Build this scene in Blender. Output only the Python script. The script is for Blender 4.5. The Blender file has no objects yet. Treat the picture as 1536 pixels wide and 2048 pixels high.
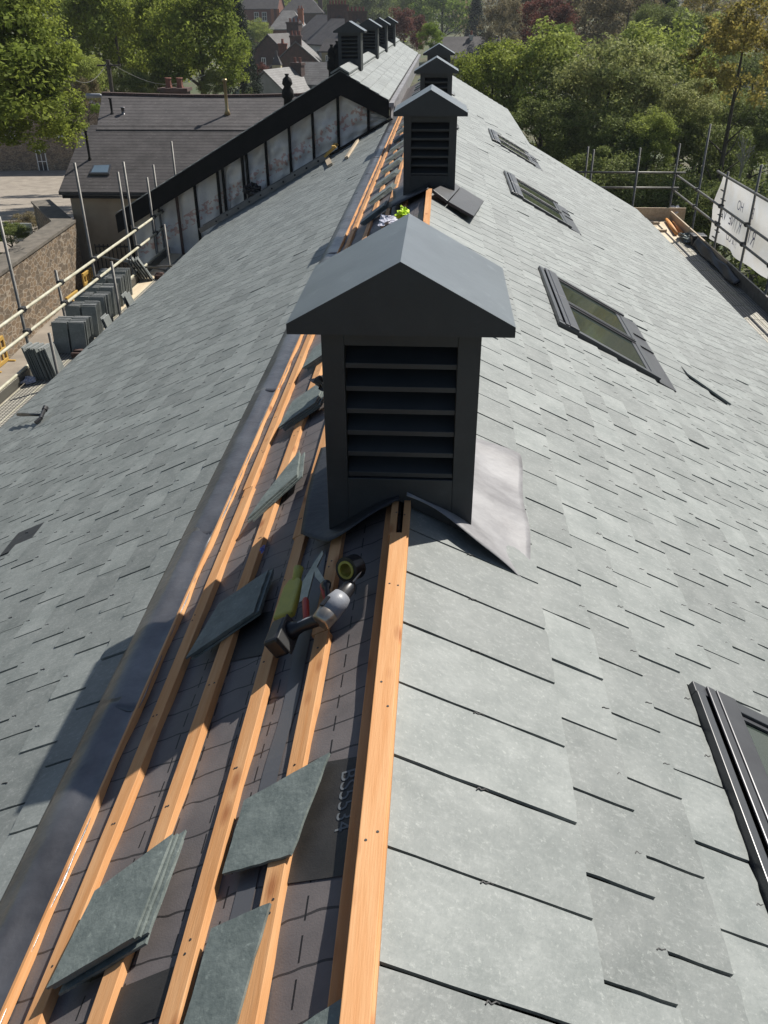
import bpy, math, random
import numpy as np
from mathutils import Vector, Matrix
random.seed(7); rng = np.random.default_rng(7)
S = bpy.context.scene; COL = S.collection
PI = math.pi

# ---------------------------------------------------------------- camera, sky, sun, exposure
FPX, PITCH, YAW, ROLL, CX, HC = 1689.9, .5357, .0647, -.005, .1045, 1.4453
F = Vector((-math.sin(YAW)*math.cos(PITCH), math.cos(YAW)*math.cos(PITCH), -math.sin(PITCH)))
R0 = Vector((math.cos(YAW), math.sin(YAW), 0)); U0 = R0.cross(F)
RV = math.cos(ROLL)*R0 + math.sin(ROLL)*U0; UV = math.cos(ROLL)*U0 - math.sin(ROLL)*R0
CAMP = Vector((CX, 0, HC))
cam = bpy.data.cameras.new('camera'); camo = bpy.data.objects.new('camera', cam); COL.objects.link(camo)
m = Matrix((RV, UV, -F)).transposed().to_4x4(); m.translation = CAMP; camo.matrix_world = m
cam.sensor_fit = 'AUTO'; cam.sensor_width = 36; cam.lens = FPX/2048*36
cam.clip_start = .05; cam.clip_end = 6000
S.camera = camo; S.render.resolution_x = 768; S.render.resolution_y = 1024
SUN = Vector((.451, .507, .735)).normalized()
W = bpy.data.worlds.new('World'); S.world = W; W.use_nodes = True
nt = W.node_tree; sky = nt.nodes.new('ShaderNodeTexSky'); sky.sky_type = 'NISHITA'; sky.sun_disc = False
sky.sun_elevation = math.asin(SUN.z); sky.sun_rotation = math.atan2(SUN.x, SUN.y)
nt.links.new(sky.outputs[0], nt.nodes['Background'].inputs[0]); nt.nodes['Background'].inputs[1].default_value = .062
sl = bpy.data.lights.new('sun', 'SUN'); so = bpy.data.objects.new('sun', sl); COL.objects.link(so)
sl.energy = 5.0; sl.angle = math.radians(.5); sl.color = (1, .955, .88)
so.rotation_euler = SUN.to_track_quat('Z', 'Y').to_euler()
S.view_settings.view_transform = 'Standard'; S.view_settings.look = 'None'; S.view_settings.exposure = 0.46

# ---------------------------------------------------------------- where a direction seen by the camera meets a plane
TH = .4933; T = math.tan(TH); CT = math.cos(TH); ST = math.sin(TH)
def ray(x, y): return F + RV*((x-768)/FPX) - UV*((y-1024)/FPX)
def pl(x, y, n, d):
    r = ray(x, y); n = Vector(n); return CAMP + r*((d - CAMP.dot(n))/r.dot(n))
def atY(x, y, Y): return pl(x, y, (0, 1, 0), Y)
def atZ(x, y, Z): return pl(x, y, (0, 0, 1), Z)
def atX(x, y, X): return pl(x, y, (1, 0, 0), X)
def lso(x, y, o=0):     # left slope coordinates (s down from ridge, y along ridge)
    p = pl(x, y, (-ST, 0, CT), o); return (-(p.x + o*ST)/CT, p.y)
def rso(x, y, o=0):
    p = pl(x, y, (ST, 0, CT), o); return ((p.x - o*ST)/CT, p.y)
def L(s, y, o=0): return Vector((-s*CT - o*ST, y, -s*ST + o*CT))
def R(s, y, o=0): return Vector((s*CT + o*ST, y, -s*ST + o*CT))

# ---------------------------------------------------------------- mesh builder and tagging
class MB:
    def __init__(s): s.v = []; s.f = []; s.m = []; s.mi = 0
    def add(s, vs, fs):
        n = len(s.v); s.v += [tuple(p) for p in vs]
        for f in fs: s.f.append(tuple(n+i for i in f)); s.m.append(s.mi)
        return s
    def hexa(s, b, t): # 4 bottom, 4 top (same order)
        return s.add(list(b)+list(t), [(3,2,1,0),(4,5,6,7),(0,1,5,4),(1,2,6,5),(2,3,7,6),(3,0,4,7)])
    def box(s, x0, x1, y0, y1, z0, z1):
        return s.hexa([(x0,y0,z0),(x1,y0,z0),(x1,y1,z0),(x0,y1,z0)], [(x0,y0,z1),(x1,y0,z1),(x1,y1,z1),(x0,y1,z1)])
    def obox(s, c, X, Y, Z):  # centre and three half axes
        c, X, Y, Z = map(Vector, (c, X, Y, Z))
        return s.hexa([c-X-Y-Z, c+X-Y-Z, c+X+Y-Z, c-X+Y-Z], [c-X-Y+Z, c+X-Y+Z, c+X+Y+Z, c-X+Y+Z])
    def bar(s, p, q, w, h, up=(0,0,1)):
        p, q, up = Vector(p), Vector(q), Vector(up); d = q-p; y = up.cross(d).normalized(); z = d.cross(y).normalized()
        return s.obox((p+q)/2, d/2, y*w/2, z*h/2)
    def prism(s, poly, e):
        e = Vector(e); n = len(poly); a = [Vector(p) for p in poly]; b = [p+e for p in a]
        return s.add(a+b, [tuple(range(n-1,-1,-1)), tuple(range(n, 2*n))] + [(i,(i+1)%n,n+(i+1)%n,n+i) for i in range(n)])
    def lathe(s, p, q, prof, n=10):
        p, q = Vector(p), Vector(q); d = q-p; a = d.orthogonal().normalized(); b = d.cross(a).normalized(); vs = []; fs = []
        for t, r in prof:
            for k in range(n): vs.append(p+d*t+(a*math.cos(2*PI*k/n)+b*math.sin(2*PI*k/n))*r)
        for i in range(len(prof)-1):
            for k in range(n): fs.append((i*n+k, i*n+(k+1)%n, (i+1)*n+(k+1)%n, (i+1)*n+k))
        fs.append(tuple(range(n-1,-1,-1))); fs.append(tuple((len(prof)-1)*n+k for k in range(n)))
        return s.add(vs, fs)
    def tube(s, p, q, r, n=8): return s.lathe(p, q, [(0,r),(1,r)], n)
    def path(s, pts, r, n=6):
        for a, b in zip(pts[:-1], pts[1:]): s.tube(a, b, r, n)
        return s
    def grid(s, fn, nu, nv, th=0):
        vs = [fn(i/nu, j/nv) for i in range(nu+1) for j in range(nv+1)]; w = nv+1
        fs = [(i*w+j, (i+1)*w+j, (i+1)*w+j+1, i*w+j+1) for i in range(nu) for j in range(nv)]
        return s.add(vs, fs)
def obj(name, mb, mats, parent=None, smooth=False, solid=0, bevel=0):
    me = bpy.data.meshes.new(name); me.from_pydata(mb.v, [], mb.f)
    if not isinstance(mats, (list, tuple)): mats = [mats]
    for x in mats: me.materials.append(x)
    me.polygons.foreach_set('material_index', mb.m)
    if smooth: me.polygons.foreach_set('use_smooth', [True]*len(mb.f))
    me.update(); o = bpy.data.objects.new(name, me); COL.objects.link(o)
    if parent: o.parent = parent; o.matrix_parent_inverse = parent.matrix_basis.inverted() if not parent.get('local') else Matrix()
    if solid: md = o.modifiers.new('solid', 'SOLIDIFY'); md.thickness = solid; md.offset = 0
    if bevel: md = o.modifiers.new('bevel', 'BEVEL'); md.width = bevel; md.segments = 2; md.limit_method = 'ANGLE'
    return o
def tag(o, label, cat, group=None, kind=None):
    if label: o['label'] = label
    if cat: o['category'] = cat
    if group: o['group'] = group
    if kind: o['kind'] = kind
    return o
def thing(name, label, cat, loc=(0,0,0), group=None):
    o = bpy.data.objects.new(name, None); COL.objects.link(o); o.location = loc
    o.empty_display_size = .1
    return tag(o, label, cat, group)
def copy_tree(o, parent=None):
    c = o.copy(); COL.objects.link(c)
    if parent: c.parent = parent
    for ch in list(o.children): copy_tree(ch, c)
    return c

# ---------------------------------------------------------------- materials
def mat(name, col, rough=.6, col2=None, nscale=5., stretch=(1,1,1), isl=0., bump=0., bscale=None, metal=0., spec=.5, detail=5, contrast=(.35,.65), specks=0, trans=0., coat=0, bdist=.008):
    m = bpy.data.materials.new(name); m.use_nodes = True; n = m.node_tree.nodes; lk = m.node_tree.links.new
    b = n['Principled BSDF']; b.inputs['Roughness'].default_value = rough; b.inputs['Metallic'].default_value = metal
    b.inputs['Specular IOR Level'].default_value = spec; b.inputs['Coat Weight'].default_value = coat
    tc = n.new('ShaderNodeTexCoord'); mp = n.new('ShaderNodeMapping'); mp.inputs['Scale'].default_value = stretch
    lk(tc.outputs['Object'], mp.inputs[0])
    c = n.new('ShaderNodeRGB'); c.outputs[0].default_value = (*col, 1); out = c.outputs[0]
    if col2:
        t = n.new('ShaderNodeTexNoise'); t.inputs['Scale'].default_value = nscale; t.inputs['Detail'].default_value = detail
        t.inputs['Roughness'].default_value = .62; lk(mp.outputs[0], t.inputs[0])
        r = n.new('ShaderNodeMapRange'); r.inputs[1].default_value = contrast[0]; r.inputs[2].default_value = contrast[1]; lk(t.outputs[0], r.inputs[0])
        x = n.new('ShaderNodeMix'); x.data_type = 'RGBA'; lk(r.outputs[0], x.inputs[0]); lk(out, x.inputs[6]); x.inputs[7].default_value = (*col2, 1); out = x.outputs[2]
    if isl:
        g = n.new('ShaderNodeNewGeometry'); r = n.new('ShaderNodeMapRange'); lk(g.outputs['Random Per Island'], r.inputs[0])
        r.inputs[3].default_value = 1-isl; r.inputs[4].default_value = 1+isl
        x = n.new('ShaderNodeVectorMath'); x.operation = 'SCALE'; lk(out, x.inputs[0]); lk(r.outputs[0], x.inputs[3]); out = x.outputs[0]
    if specks:
        v = n.new('ShaderNodeTexNoise'); v.inputs['Scale'].default_value = specks; v.inputs['Detail'].default_value = 8; v.inputs['Roughness'].default_value = .75; lk(mp.outputs[0], v.inputs[0])
        r = n.new('ShaderNodeMapRange'); r.inputs[1].default_value = .56; r.inputs[2].default_value = .74; lk(v.outputs[0], r.inputs[0])
        x = n.new('ShaderNodeMix'); x.data_type = 'RGBA'; x.inputs[7].default_value = (min(1,col[0]*2.1), min(1,col[1]*2.05), min(1,col[2]*2), 1)
        q = n.new('ShaderNodeMath'); q.operation = 'MULTIPLY'; q.inputs[1].default_value = .6; lk(r.outputs[0], q.inputs[0]); lk(q.outputs[0], x.inputs[0]); lk(out, x.inputs[6]); out = x.outputs[2]
    lk(out, b.inputs['Base Color'])
    if bump:
        t = n.new('ShaderNodeTexNoise'); t.inputs['Scale'].default_value = bscale or nscale*3; t.inputs['Detail'].default_value = 6; lk(mp.outputs[0], t.inputs[0])
        u = n.new('ShaderNodeBump'); u.inputs['Strength'].default_value = bump; u.inputs['Distance'].default_value = bdist; lk(t.outputs[0], u.inputs['Height']); lk(u.outputs[0], b.inputs['Normal'])
    if trans:
        tr = n.new('ShaderNodeBsdfTranslucent'); lk(out, tr.inputs[0]); ms = n.new('ShaderNodeMixShader'); ms.inputs[0].default_value = trans
        lk(b.outputs[0], ms.inputs[1]); lk(tr.outputs[0], ms.inputs[2]); lk(ms.outputs[0], n['Material Output'].inputs[0])
    return m
M = {}
M['slate'] = mat('slate', (.212,.226,.216), .58, (.135,.150,.143), 7, (1,1,1), .17, .13, 90, spec=.45, specks=75, contrast=(.3,.7))
M['slate_loose'] = mat('slate_loose', (.15,.175,.165), .5, (.095,.115,.11), 14, (1,1,1), .08, .3, 70, spec=.4, specks=60)
M['timber'] = mat('timber', (.60,.335,.16), .62, (.51,.24,.092), 3.5, (9,.55,9), .07, .15, 30, spec=.25)
M['timber_pale'] = mat('timber_pale', (.50,.41,.30), .7, (.38,.30,.21), 3, (6,.7,6), .1, .1, 30, spec=.2)
M['lead'] = mat('lead', (.21,.207,.21), .34, (.11,.108,.112), 3, (1,1,1), 0, .5, 6, metal=.75, bdist=.02)
M['lead_new'] = mat('lead_new', (.30,.295,.30), .55, (.17,.165,.17), 4, (1,1.6,1), 0, .3, 7, metal=.0, spec=.35, bdist=.03)
M['paint'] = mat('dark_paint', (.022,.025,.028), .5, (.034,.038,.041), 3, bump=.12, bscale=25, spec=.5, specks=11)
M['paint_sunlit'] = mat('dark_paint_sunlit', (.105,.122,.135), .34, (.082,.096,.107), 5, bump=.05, bscale=40, spec=.7, specks=8)  # same dark vent paint, lightened to carry sun and sky sheen on cap slopes
M['black'] = mat('black_board', (.006,.0065,.007), .75, (.011,.011,.011), 5, spec=.2)
M['steel'] = mat('galvanised_tube', (.17,.165,.15), .5, (.10,.095,.085), 9, metal=.35, bump=.1)
M['steel_pale'] = mat('painted_tube', (.52,.50,.40), .55, (.36,.34,.24), 6, metal=.1)
M['clamp'] = mat('clamp_iron', (.03,.03,.03), .6)
M['frame'] = mat('window_frame', (.045,.047,.052), .33, spec=.6)
M['hood'] = mat('window_hood', (.075,.076,.082), .36, (.06,.06,.066), 9, metal=.4)
M['white'] = mat('white_paint', (.75,.75,.72), .5)
M['plastic_black'] = mat('black_plastic', (.012,.012,.014), .38)
M['plastic_grey'] = mat('grey_plastic', (.24,.25,.27), .42, (.20,.21,.23), 30, bump=.1)
M['chrome'] = mat('gear_case', (.42,.37,.31), .3, (.3,.27,.23), 30, metal=.8)
M['yellow'] = mat('yellow_tool', (.42,.38,.06), .5, (.33,.31,.06), 18, bump=.05)
M['red'] = mat('red_grip', (.40,.045,.03), .5)
M['blade'] = mat('cutter_blade', (.35,.36,.32), .35, (.22,.23,.2), 20, metal=.7)
M['hivis'] = mat('hivis_cloth', (.55,.75,.03), .7, (.4,.58,.02), 20)
M['bag'] = mat('pale_plastic_bag', (.55,.55,.62), .4, (.4,.4,.48), 20)
M['roof_old'] = mat('old_slate_roof', (.095,.087,.086), .72, (.058,.053,.052), 1.3, (1,1,1), 0, .3, 8, spec=.3, specks=6)
M['roof_pale'] = mat('pale_slate_roof', (.17,.165,.16), .7, (.11,.105,.1), 1.2, specks=5)
M['render'] = mat('cream_render', (.42,.34,.25), .85, (.34,.27,.2), 1.5)
M['render_grey'] = mat('grey_render', (.24,.25,.24), .85, (.19,.2,.19), 1.2)
M['render_white'] = mat('white_render', (.55,.55,.53), .85, (.45,.45,.43), 1)
M['render_yellow'] = mat('yellow_render', (.45,.40,.25), .85, (.38,.33,.2), 1)
M['brick'] = mat('red_brick', (.20,.075,.05), .85, (.13,.05,.035), 5)
M['brick_orange'] = mat('orange_brick', (.38,.13,.06), .85, (.28,.09,.045), 5)
M['brick_dark'] = mat('dark_brick', (.10,.055,.045), .85, (.06,.04,.035), 3)
M['pot'] = mat('clay_pot', (.20,.075,.05), .8)
M['deck'] = mat('plywood_deck', (.62,.52,.37), .7, (.5,.4,.27), 2.5, (4,.6,4), .08)
M['gate'] = mat('gate_iron', (.015,.016,.017), .5)
M['barrier'] = mat('barrier_plastic', (.45,.28,.06), .6)
M['bark'] = mat('bark', (.085,.07,.05), .9, (.045,.038,.03), 6)
M['twig'] = mat('bare_twig', (.25,.24,.2), .9)
M['sunlit_cut_edge'] = mat('sunlit_sawn_edge', (.46,.47,.46), .7, (.36,.37,.36), 9)  # sawn edge tone with sunlight painted in, for the tops of stacked slates
M['kraft'] = mat('kraft_tube', (.65,.30,.09), .6)
M['sheet'] = mat('plastic_sheet', (.62,.62,.64), .3, (.4,.4,.42), 9)
M['blackbag'] = mat('dark_sheet', (.022,.023,.026), .45, (.014,.014,.016), 8, bump=.3)

def nodes(m): return m.node_tree.nodes, m.node_tree.links.new
def math_(n, lk, op, a, b=None, clamp=False):
    x = n.new('ShaderNodeMath'); x.operation = op; x.use_clamp = clamp
    for i, v in enumerate((a, b)):
        if v is None: continue
        if isinstance(v, (int, float)): x.inputs[i].default_value = v
        else: lk(v, x.inputs[i])
    return x.outputs[0]
def overlay(m, mask, col):        # mixes col over the material's base colour where mask is 1
    n, lk = nodes(m); b = n['Principled BSDF']; src = b.inputs['Base Color'].links[0].from_socket
    x = n.new('ShaderNodeMix'); x.data_type = 'RGBA'; lk(mask, x.inputs[0]); lk(src, x.inputs[6]); x.inputs[7].default_value = (*col, 1); lk(x.outputs[2], b.inputs['Base Color'])
def xyz(m):
    n, lk = nodes(m); tc = n.new('ShaderNodeTexCoord'); s = n.new('ShaderNodeSeparateXYZ'); lk(tc.outputs['Object'], s.inputs[0]); return s.outputs
def stripes(m, coord, period, width, phase=0, wob=0):
    n, lk = nodes(m); c = coord
    if wob:
        tc = n.new('ShaderNodeTexCoord'); t = n.new('ShaderNodeTexNoise'); t.inputs['Scale'].default_value = 7; lk(tc.outputs['Object'], t.inputs[0])
        c = math_(n, lk, 'ADD', c, math_(n, lk, 'MULTIPLY', t.outputs[0], wob))
    f = math_(n, lk, 'FRACT', math_(n, lk, 'ADD', math_(n, lk, 'DIVIDE', c, period), phase+100)); return math_(n, lk, 'LESS_THAN', f, width/period)
# timber: knots, and darker growth rings round them
def knots(m, sc, col):
    n, lk = nodes(m); tc = n.new('ShaderNodeTexCoord'); mp = n.new('ShaderNodeMapping'); mp.inputs['Scale'].default_value = (sc*1.6, sc*.62, sc*1.6); lk(tc.outputs['Object'], mp.inputs[0])
    v = n.new('ShaderNodeTexVoronoi'); v.inputs['Scale'].default_value = 1; lk(mp.outputs[0], v.inputs[0])
    r = n.new('ShaderNodeMapRange'); r.inputs[1].default_value = .26; r.inputs[2].default_value = .08; lk(v.outputs['Distance'], r.inputs[0])
    overlay(m, math_(n, lk, 'MULTIPLY', r.outputs[0], .75), col)
knots(M['timber'], 9, (.27,.09,.03))
n, lk = nodes(M['slate']); tc = n.new('ShaderNodeTexCoord'); mp = n.new('ShaderNodeMapping'); mp.inputs['Scale'].default_value = (2.2,4,2.2); lk(tc.outputs['Object'], mp.inputs[0])
t = n.new('ShaderNodeTexNoise'); t.inputs['Scale'].default_value = 15; t.inputs['Detail'].default_value = 9; t.inputs['Roughness'].default_value = .72; lk(mp.outputs[0], t.inputs[0])
r = n.new('ShaderNodeMapRange'); r.inputs[1].default_value = .52; r.inputs[2].default_value = .72; r.inputs[4].default_value = .36; lk(t.outputs[0], r.inputs[0]); overlay(M['slate'], r.outputs[0], (.36,.372,.36))
r = n.new('ShaderNodeMapRange'); r.inputs[1].default_value = .46; r.inputs[2].default_value = .28; r.inputs[4].default_value = .5; lk(t.outputs[0], r.inputs[0]); overlay(M['slate'], r.outputs[0], (.12,.135,.135))
# roofing membrane with printed grid
mm = M['membrane'] = mat('roof_membrane', (.135,.12,.118), .5, (.10,.09,.09), 7, (1,1,1), 0, .12, 220, spec=.35)
n, lk = nodes(mm); o3 = xyz(mm)
ln = stripes(mm, o3[1], .105, .006, 0, .05)
overlay(mm, math_(n, lk, 'MULTIPLY', ln, .8), (.012,.012,.013))
overlay(mm, math_(n, lk, 'MULTIPLY', stripes(mm, o3[0], .097, .004, .3), stripes(mm, o3[1], .085, .055)), (.012,.012,.013))
M['membrane_dark'] = mat('membrane_underside', (.017,.016,.015), .55, (.03,.028,.026), 9, (1,1,1), 0, .1, 200, specks=40)
M['print'] = mat('pale_print', (.11,.12,.13), .6)
# foil membrane on the gable
fo = M['foil'] = mat('foil_membrane', (.74,.71,.665), .4, (.60,.57,.54), 2.5, (1,1,1), 0, .55, 4.5, metal=.0, spec=.6, bdist=.06, detail=8)
n, lk = nodes(fo); o3 = xyz(fo)
rn = n.new('ShaderNodeTexNoise'); rn.inputs['Scale'].default_value = 13; rn.inputs['Detail'].default_value = 3
tc = n.new('ShaderNodeTexCoord'); lk(tc.outputs['Object'], rn.inputs[0])
dia = math_(n, lk, 'ADD', o3[2], math_(n, lk, 'MULTIPLY', o3[0], -.56))
band = stripes(fo, dia, 1.62, .30, .78)
overlay(fo, math_(n, lk, 'MULTIPLY', math_(n, lk, 'MULTIPLY', band, math_(n, lk, 'GREATER_THAN', rn.outputs[0], .54)), .55), (.45,.12,.06))
# house slate courses
for k, per in (('roof_old', .17), ('roof_pale', .3)):
    n, lk = nodes(M[k]); o3 = xyz(M[k]); overlay(M[k], math_(n, lk, 'MULTIPLY', stripes(M[k], o3[2], per*.55, .022, 0, .04), .65), (.02,.018,.018))
# scaffold grating
g = M['grating'] = mat('deck_grating', (.50,.47,.40), .6, (.38,.355,.30), 4, metal=.2)
n, lk = nodes(g); o3 = xyz(g)
overlay(g, math_(n, lk, 'MAXIMUM', stripes(g, o3[1], .05, .02), stripes(g, o3[0], .05, .018)), (.10,.095,.08))
# boundary wall: rubble stone
st = M['stone'] = mat('rubble_stone', (.22,.155,.095), .9, (.13,.09,.055), 3, (1,1,1), 0, .5, 8)
n, lk = nodes(st); tc = n.new('ShaderNodeTexCoord'); mp = n.new('ShaderNodeMapping'); mp.inputs['Scale'].default_value = (3.2,3.2,6.5); lk(tc.outputs['Object'], mp.inputs[0])
v = n.new('ShaderNodeTexVoronoi'); v.feature = 'DISTANCE_TO_EDGE'; lk(mp.outputs[0], v.inputs[0]); v.inputs['Scale'].default_value = 1
overlay(st, math_(n, lk, 'LESS_THAN', v.outputs['Distance'], .07), (.30,.25,.19))
v2 = n.new('ShaderNodeTexVoronoi'); lk(mp.outputs[0], v2.inputs[0]); v2.inputs['Scale'].default_value = 1
sp = n.new('ShaderNodeSeparateXYZ'); lk(v2.outputs['Color'], sp.inputs[0]); overlay(st, math_(n, lk, 'MULTIPLY', math_(n, lk, 'GREATER_THAN', sp.outputs[0], .62), .55), (.07,.055,.04))
M['coping'] = mat('wall_coping', (.16,.14,.115), .9, (.09,.08,.065), 3, bump=.4)
# glass
gl = M['glass'] = bpy.data.materials.new('window_glass'); gl.use_nodes = True; b = gl.node_tree.nodes['Principled BSDF']
b.inputs['Base Color'].default_value = (.035,.045,.038,1); b.inputs['Roughness'].default_value = .06; b.inputs['Specular IOR Level'].default_value = .7
M['pane_dark'] = mat('dark_pane', (.02,.022,.025), .12)
# banner
bn = M['banner'] = mat('banner_cloth', (.80,.80,.81), .75, (.74,.71,.66), 1.6, trans=.5)
M['banner_text'] = mat('banner_lettering', (.22,.22,.31), .8, trans=.2)
# leaves
def leafm(k, c, c2, tr=.42, isl=.4): M[k] = mat(k, c, .7, c2, .55, (1,1,1), isl, trans=tr, spec=.12, detail=2)
leafm('leaf_lime', (0.265,0.305,0.052), (0.172,0.218,0.040), .5)
leafm('leaf_mid', (0.345,0.388,0.091), (0.212,0.262,0.060))
leafm('leaf_deep', (0.213,0.244,0.070), (0.122,0.157,0.047), .3)
leafm('leaf_conifer', (0.036,0.050,0.031), (0.024,0.036,0.024), .15)
leafm('leaf_red', (0.180,0.070,0.054), (0.108,0.048,0.036), .35)
leafm('leaf_olive', (0.374,0.302,0.079), (0.216,0.194,0.051), .45)
leafm('leaf_bright', (0.231,0.308,0.055), (0.154,0.220,0.039), .5)
leafm('leaf_brown', (0.220,0.178,0.094), (0.144,0.127,0.068), .35)
leafm('leaf_grey', (0.360,0.370,0.143), (0.195,0.227,0.067), .3)
M['grass'] = mat('grass', (.045,.075,.02), .9, (.09,.075,.035), .35, bump=.4)
M['lawn'] = mat('lawn', (.05,.11,.02), .9, (.035,.085,.015), 3)
M['gravel'] = mat('gravel', (.30,.26,.21), .95, (.21,.18,.145), 1.2, bump=.3, bscale=30)
M['hill'] = mat('hill_ground', (.045,.07,.03), .95, (.07,.085,.035), .02)

# ---------------------------------------------------------------- ground and hills
def hz(x, y):
    pts = ((42,-8),(75,-12.5),(140,-12.5),(215,-5),(330,0),(1300,70))
    if y <= 42: return -8
    for (ya, za), (yb, zb) in zip(pts[:-1], pts[1:]):
        if y <= yb: return za+(zb-za)*(y-ya)/(yb-ya)
    return 70
mb = MB()
ys = list(range(-40, 60, 4)) + list(range(60, 200, 10)) + list(range(200, 1300, 60)); xs = list(range(-700, -60, 40)) + list(range(-60, 60, 5)) + list(range(60, 701, 40))
mb.add([(x, y, min(hz(x, y), 46 + 10*math.sin(x*.006+1)) - .02) for y in ys for x in xs], [(j*len(xs)+i, j*len(xs)+i+1, (j+1)*len(xs)+i+1, (j+1)*len(xs)+i) for j in range(len(ys)-1) for i in range(len(xs)-1)])
tag(obj('ground', mb, M['grass'], smooth=True), None, None, kind='structure')
mb = MB(); mb.box(-34, -5.6, 8, 36.5, -8.05, -7.97); tag(obj('gravel_yard', mb, M['gravel']), None, None, kind='structure')
mb = MB(); mb.add([(-70,38,-7.96),(-15.2,38,-7.96),(-15.2,42,-7.95),(-70,42,-7.95)],[(0,1,2,3)]).add([(-70,42,-7.95),(-15.2,42,-7.9),(-15.2,75,-12.02),(-70,75,-12.02)],[(0,1,2,3)]).add([(-70,75,-12.02),(-15.2,75,-12.02),(-15.2,95,-12.3),(-70,95,-12.3)], [(0,1,2,3)]); tag(obj('lane', mb, M['gravel']), None, None, kind='structure')
mb = MB(); mb.add([(-11.6,27.5,-7.95),(-9.2,27.5,-7.95),(-9.2,33,-7.95),(-11.6,33,-7.95)], [(0,1,2,3)]); tag(obj('lawn', mb, M['lawn']), None, None, kind='structure')

# ---------------------------------------------------------------- main building
EAVE = 5.2; YEND = 20.3; Y0 = -1.6
SKY = [(.62, 2.22), (6.05, 7.62), (11.2, 12.8), (16.2, 17.8)]; SKT, SKB = 1.118, 2.17
building = thing('slate_roof_building', 'long building under a half finished grey slate roof, bare battens along its ridge', 'building')
building['local'] = 1
mb = MB(); mb.box(-4.35, 4.35, Y0, YEND, -8, -2.55); obj('wall', mb, M['render_grey'], building)
# roof boarding just beneath the slates, either side
mb = MB()
for f in (L, R):
    mb.hexa([f(0,Y0,-.2),f(EAVE-.05,Y0,-.2),f(EAVE-.05,YEND,-.2),f(0,YEND,-.2)],[f(0,Y0,-.055),f(EAVE-.05,Y0,-.055),f(EAVE-.05,YEND,-.055),f(0,YEND,-.055)])
mb.hexa([R(0,YEND,-.2),R(2.2,YEND,-.2),R(2.2,28,-.2),R(0,28,-.2)],[R(0,YEND,-.055),R(2.2,YEND,-.055),R(2.2,28,-.055),R(0,28,-.055)])
mb.hexa([L(0,YEND,-.2),L(1.2,YEND,-.2),L(1.2,28,-.2),L(0,28,-.2)],[L(0,YEND,-.055),L(1.2,YEND,-.055),L(1.2,28,-.055),L(0,28,-.055)])
obj('roof_deck', mb, M['black'], building)
# slates
def slate(mb, f, st, y0, y1, ln=.30, near=False, lift=0., th=.0095, top=.0065):
    k = .058
    d = rng.normal(0, .0012, 4); st = st + rng.normal(0, .0018)
    if not near:
        a = [f(st+d[0], y0, top+lift), f(st+d[1], y1, top+lift), f(st-ln, y1, top-k*ln), f(st-ln, y0, top-k*ln)]
        b = [f(st+d[0], y0, top-th+lift), f(st+d[1], y1, top-th+lift), f(st-ln, y1, top-th-k*ln), f(st-ln, y0, top-th-k*ln)]
        mb.hexa(b, a); return
    pts = []
    N = 9
    for i in range(N+1): pts.append((st + rng.normal(0, .0012) - (.003 if i in (0, N) else 0), y0+(y1-y0)*i/N))
    for i in range(1, 7): pts.append((st-ln*i/6, y1+rng.normal(0, .0009)))
    for i in range(5, 0, -1): pts.append((st-ln*i/6 if i < 6 else st-ln, y0+rng.normal(0, .0009)))
    pts.insert(len(pts)-5, (st-ln, y0))
    lo = rng.normal(0, .0006); 
    tp = [f(s, y, top+lift+lo-k*(st-s)) for s, y in pts]; bt = [f(s + (.002 if s > st-.01 else 0), y, top-th+lift+lo-k*(st-s)) for s, y in pts]; n = len(pts)
    mb.add(tp+bt, [tuple(range(n)), tuple(range(2*n-1, n-1, -1))] + [(i, n+i, n+(i+1)%n, (i+1)%n) for i in range(n)])
def hook(mb, f, st, y, o=.0058):
    j = rng.normal(0,.002); pts = [(-.030,-.010+j),(-.024,-.003),(-.017,-.006+j),(-.006,.0005),(.003,.0005)]
    P = [f(st+a, y+b, o if i < 4 else o-.003) for i, (a, b) in enumerate(pts)]
    for p, q in zip(P[:-1], P[1:]): mb.bar(p, q, .0028, .0025)
def slope(f, tails, ya, yb, phase, holes, first_ln=None):
    mb = MB(); hk = MB()
    for k, st in enumerate(tails):
        ln = .30 if k else (first_ln or .30)
        y = ya + ((phase + (.125 if k % 2 else 0)) - ya) % .25 - .25
        while y < yb:
            a, b = max(y+(.0044 if y < 3.5 else .0056)+abs(rng.normal(0,.0008)), ya), min(y+(.2456 if y < 3.5 else .2444)-abs(rng.normal(0,.0008)), yb)
            y += .25; mid = y-.125
            for h0, h1, s0, s1 in holes:
                if s0 < st-.02 and st-.15 < s1:
                    if a >= h0 and b <= h1: a = b = 0
                    elif a < h0 < b: b = h0
                    elif a < h1 < b: a = h1
            if b-a < .01: continue
            lift = abs(rng.normal(0, .0012)) + (.009 if rng.random() < .012 else 0)
            slate(mb, f, st, a, b, ln, y < 7.5, lift)
            if k == 0 or mid > 14 or b-a < .2: 
                if not (k == 0): continue
                
                if f is R: hook(hk, f, st-.25, y-.25, -.0065)
                continue
            hook(hk, f, st, mid)
    return mb, hk
tR = [.545, .738, .925, 1.112]
while tR[-1] < EAVE: tR.append(tR[-1]+.172)
holesR = [(a-.02, b+.02, SKT, SKB) for a, b in SKY] + [(2.50+6.14*k, 3.08+6.14*k, -1, .30) for k in range(4)]
mb, hk = slope(R, tR, Y0, YEND-.9, 2.1477, holesR, .515)
obj('slate_slope', mb, M['slate'], building); tag(obj('slate_hooks', hk, M['clamp'], building), None, None, kind='stuff')
tL = [1.215]
while tL[-1] < EAVE: tL.append(tL[-1]+.178)
mb, hk = slope(L, tL, Y0, 19.05, 2.03, [], .2)
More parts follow.
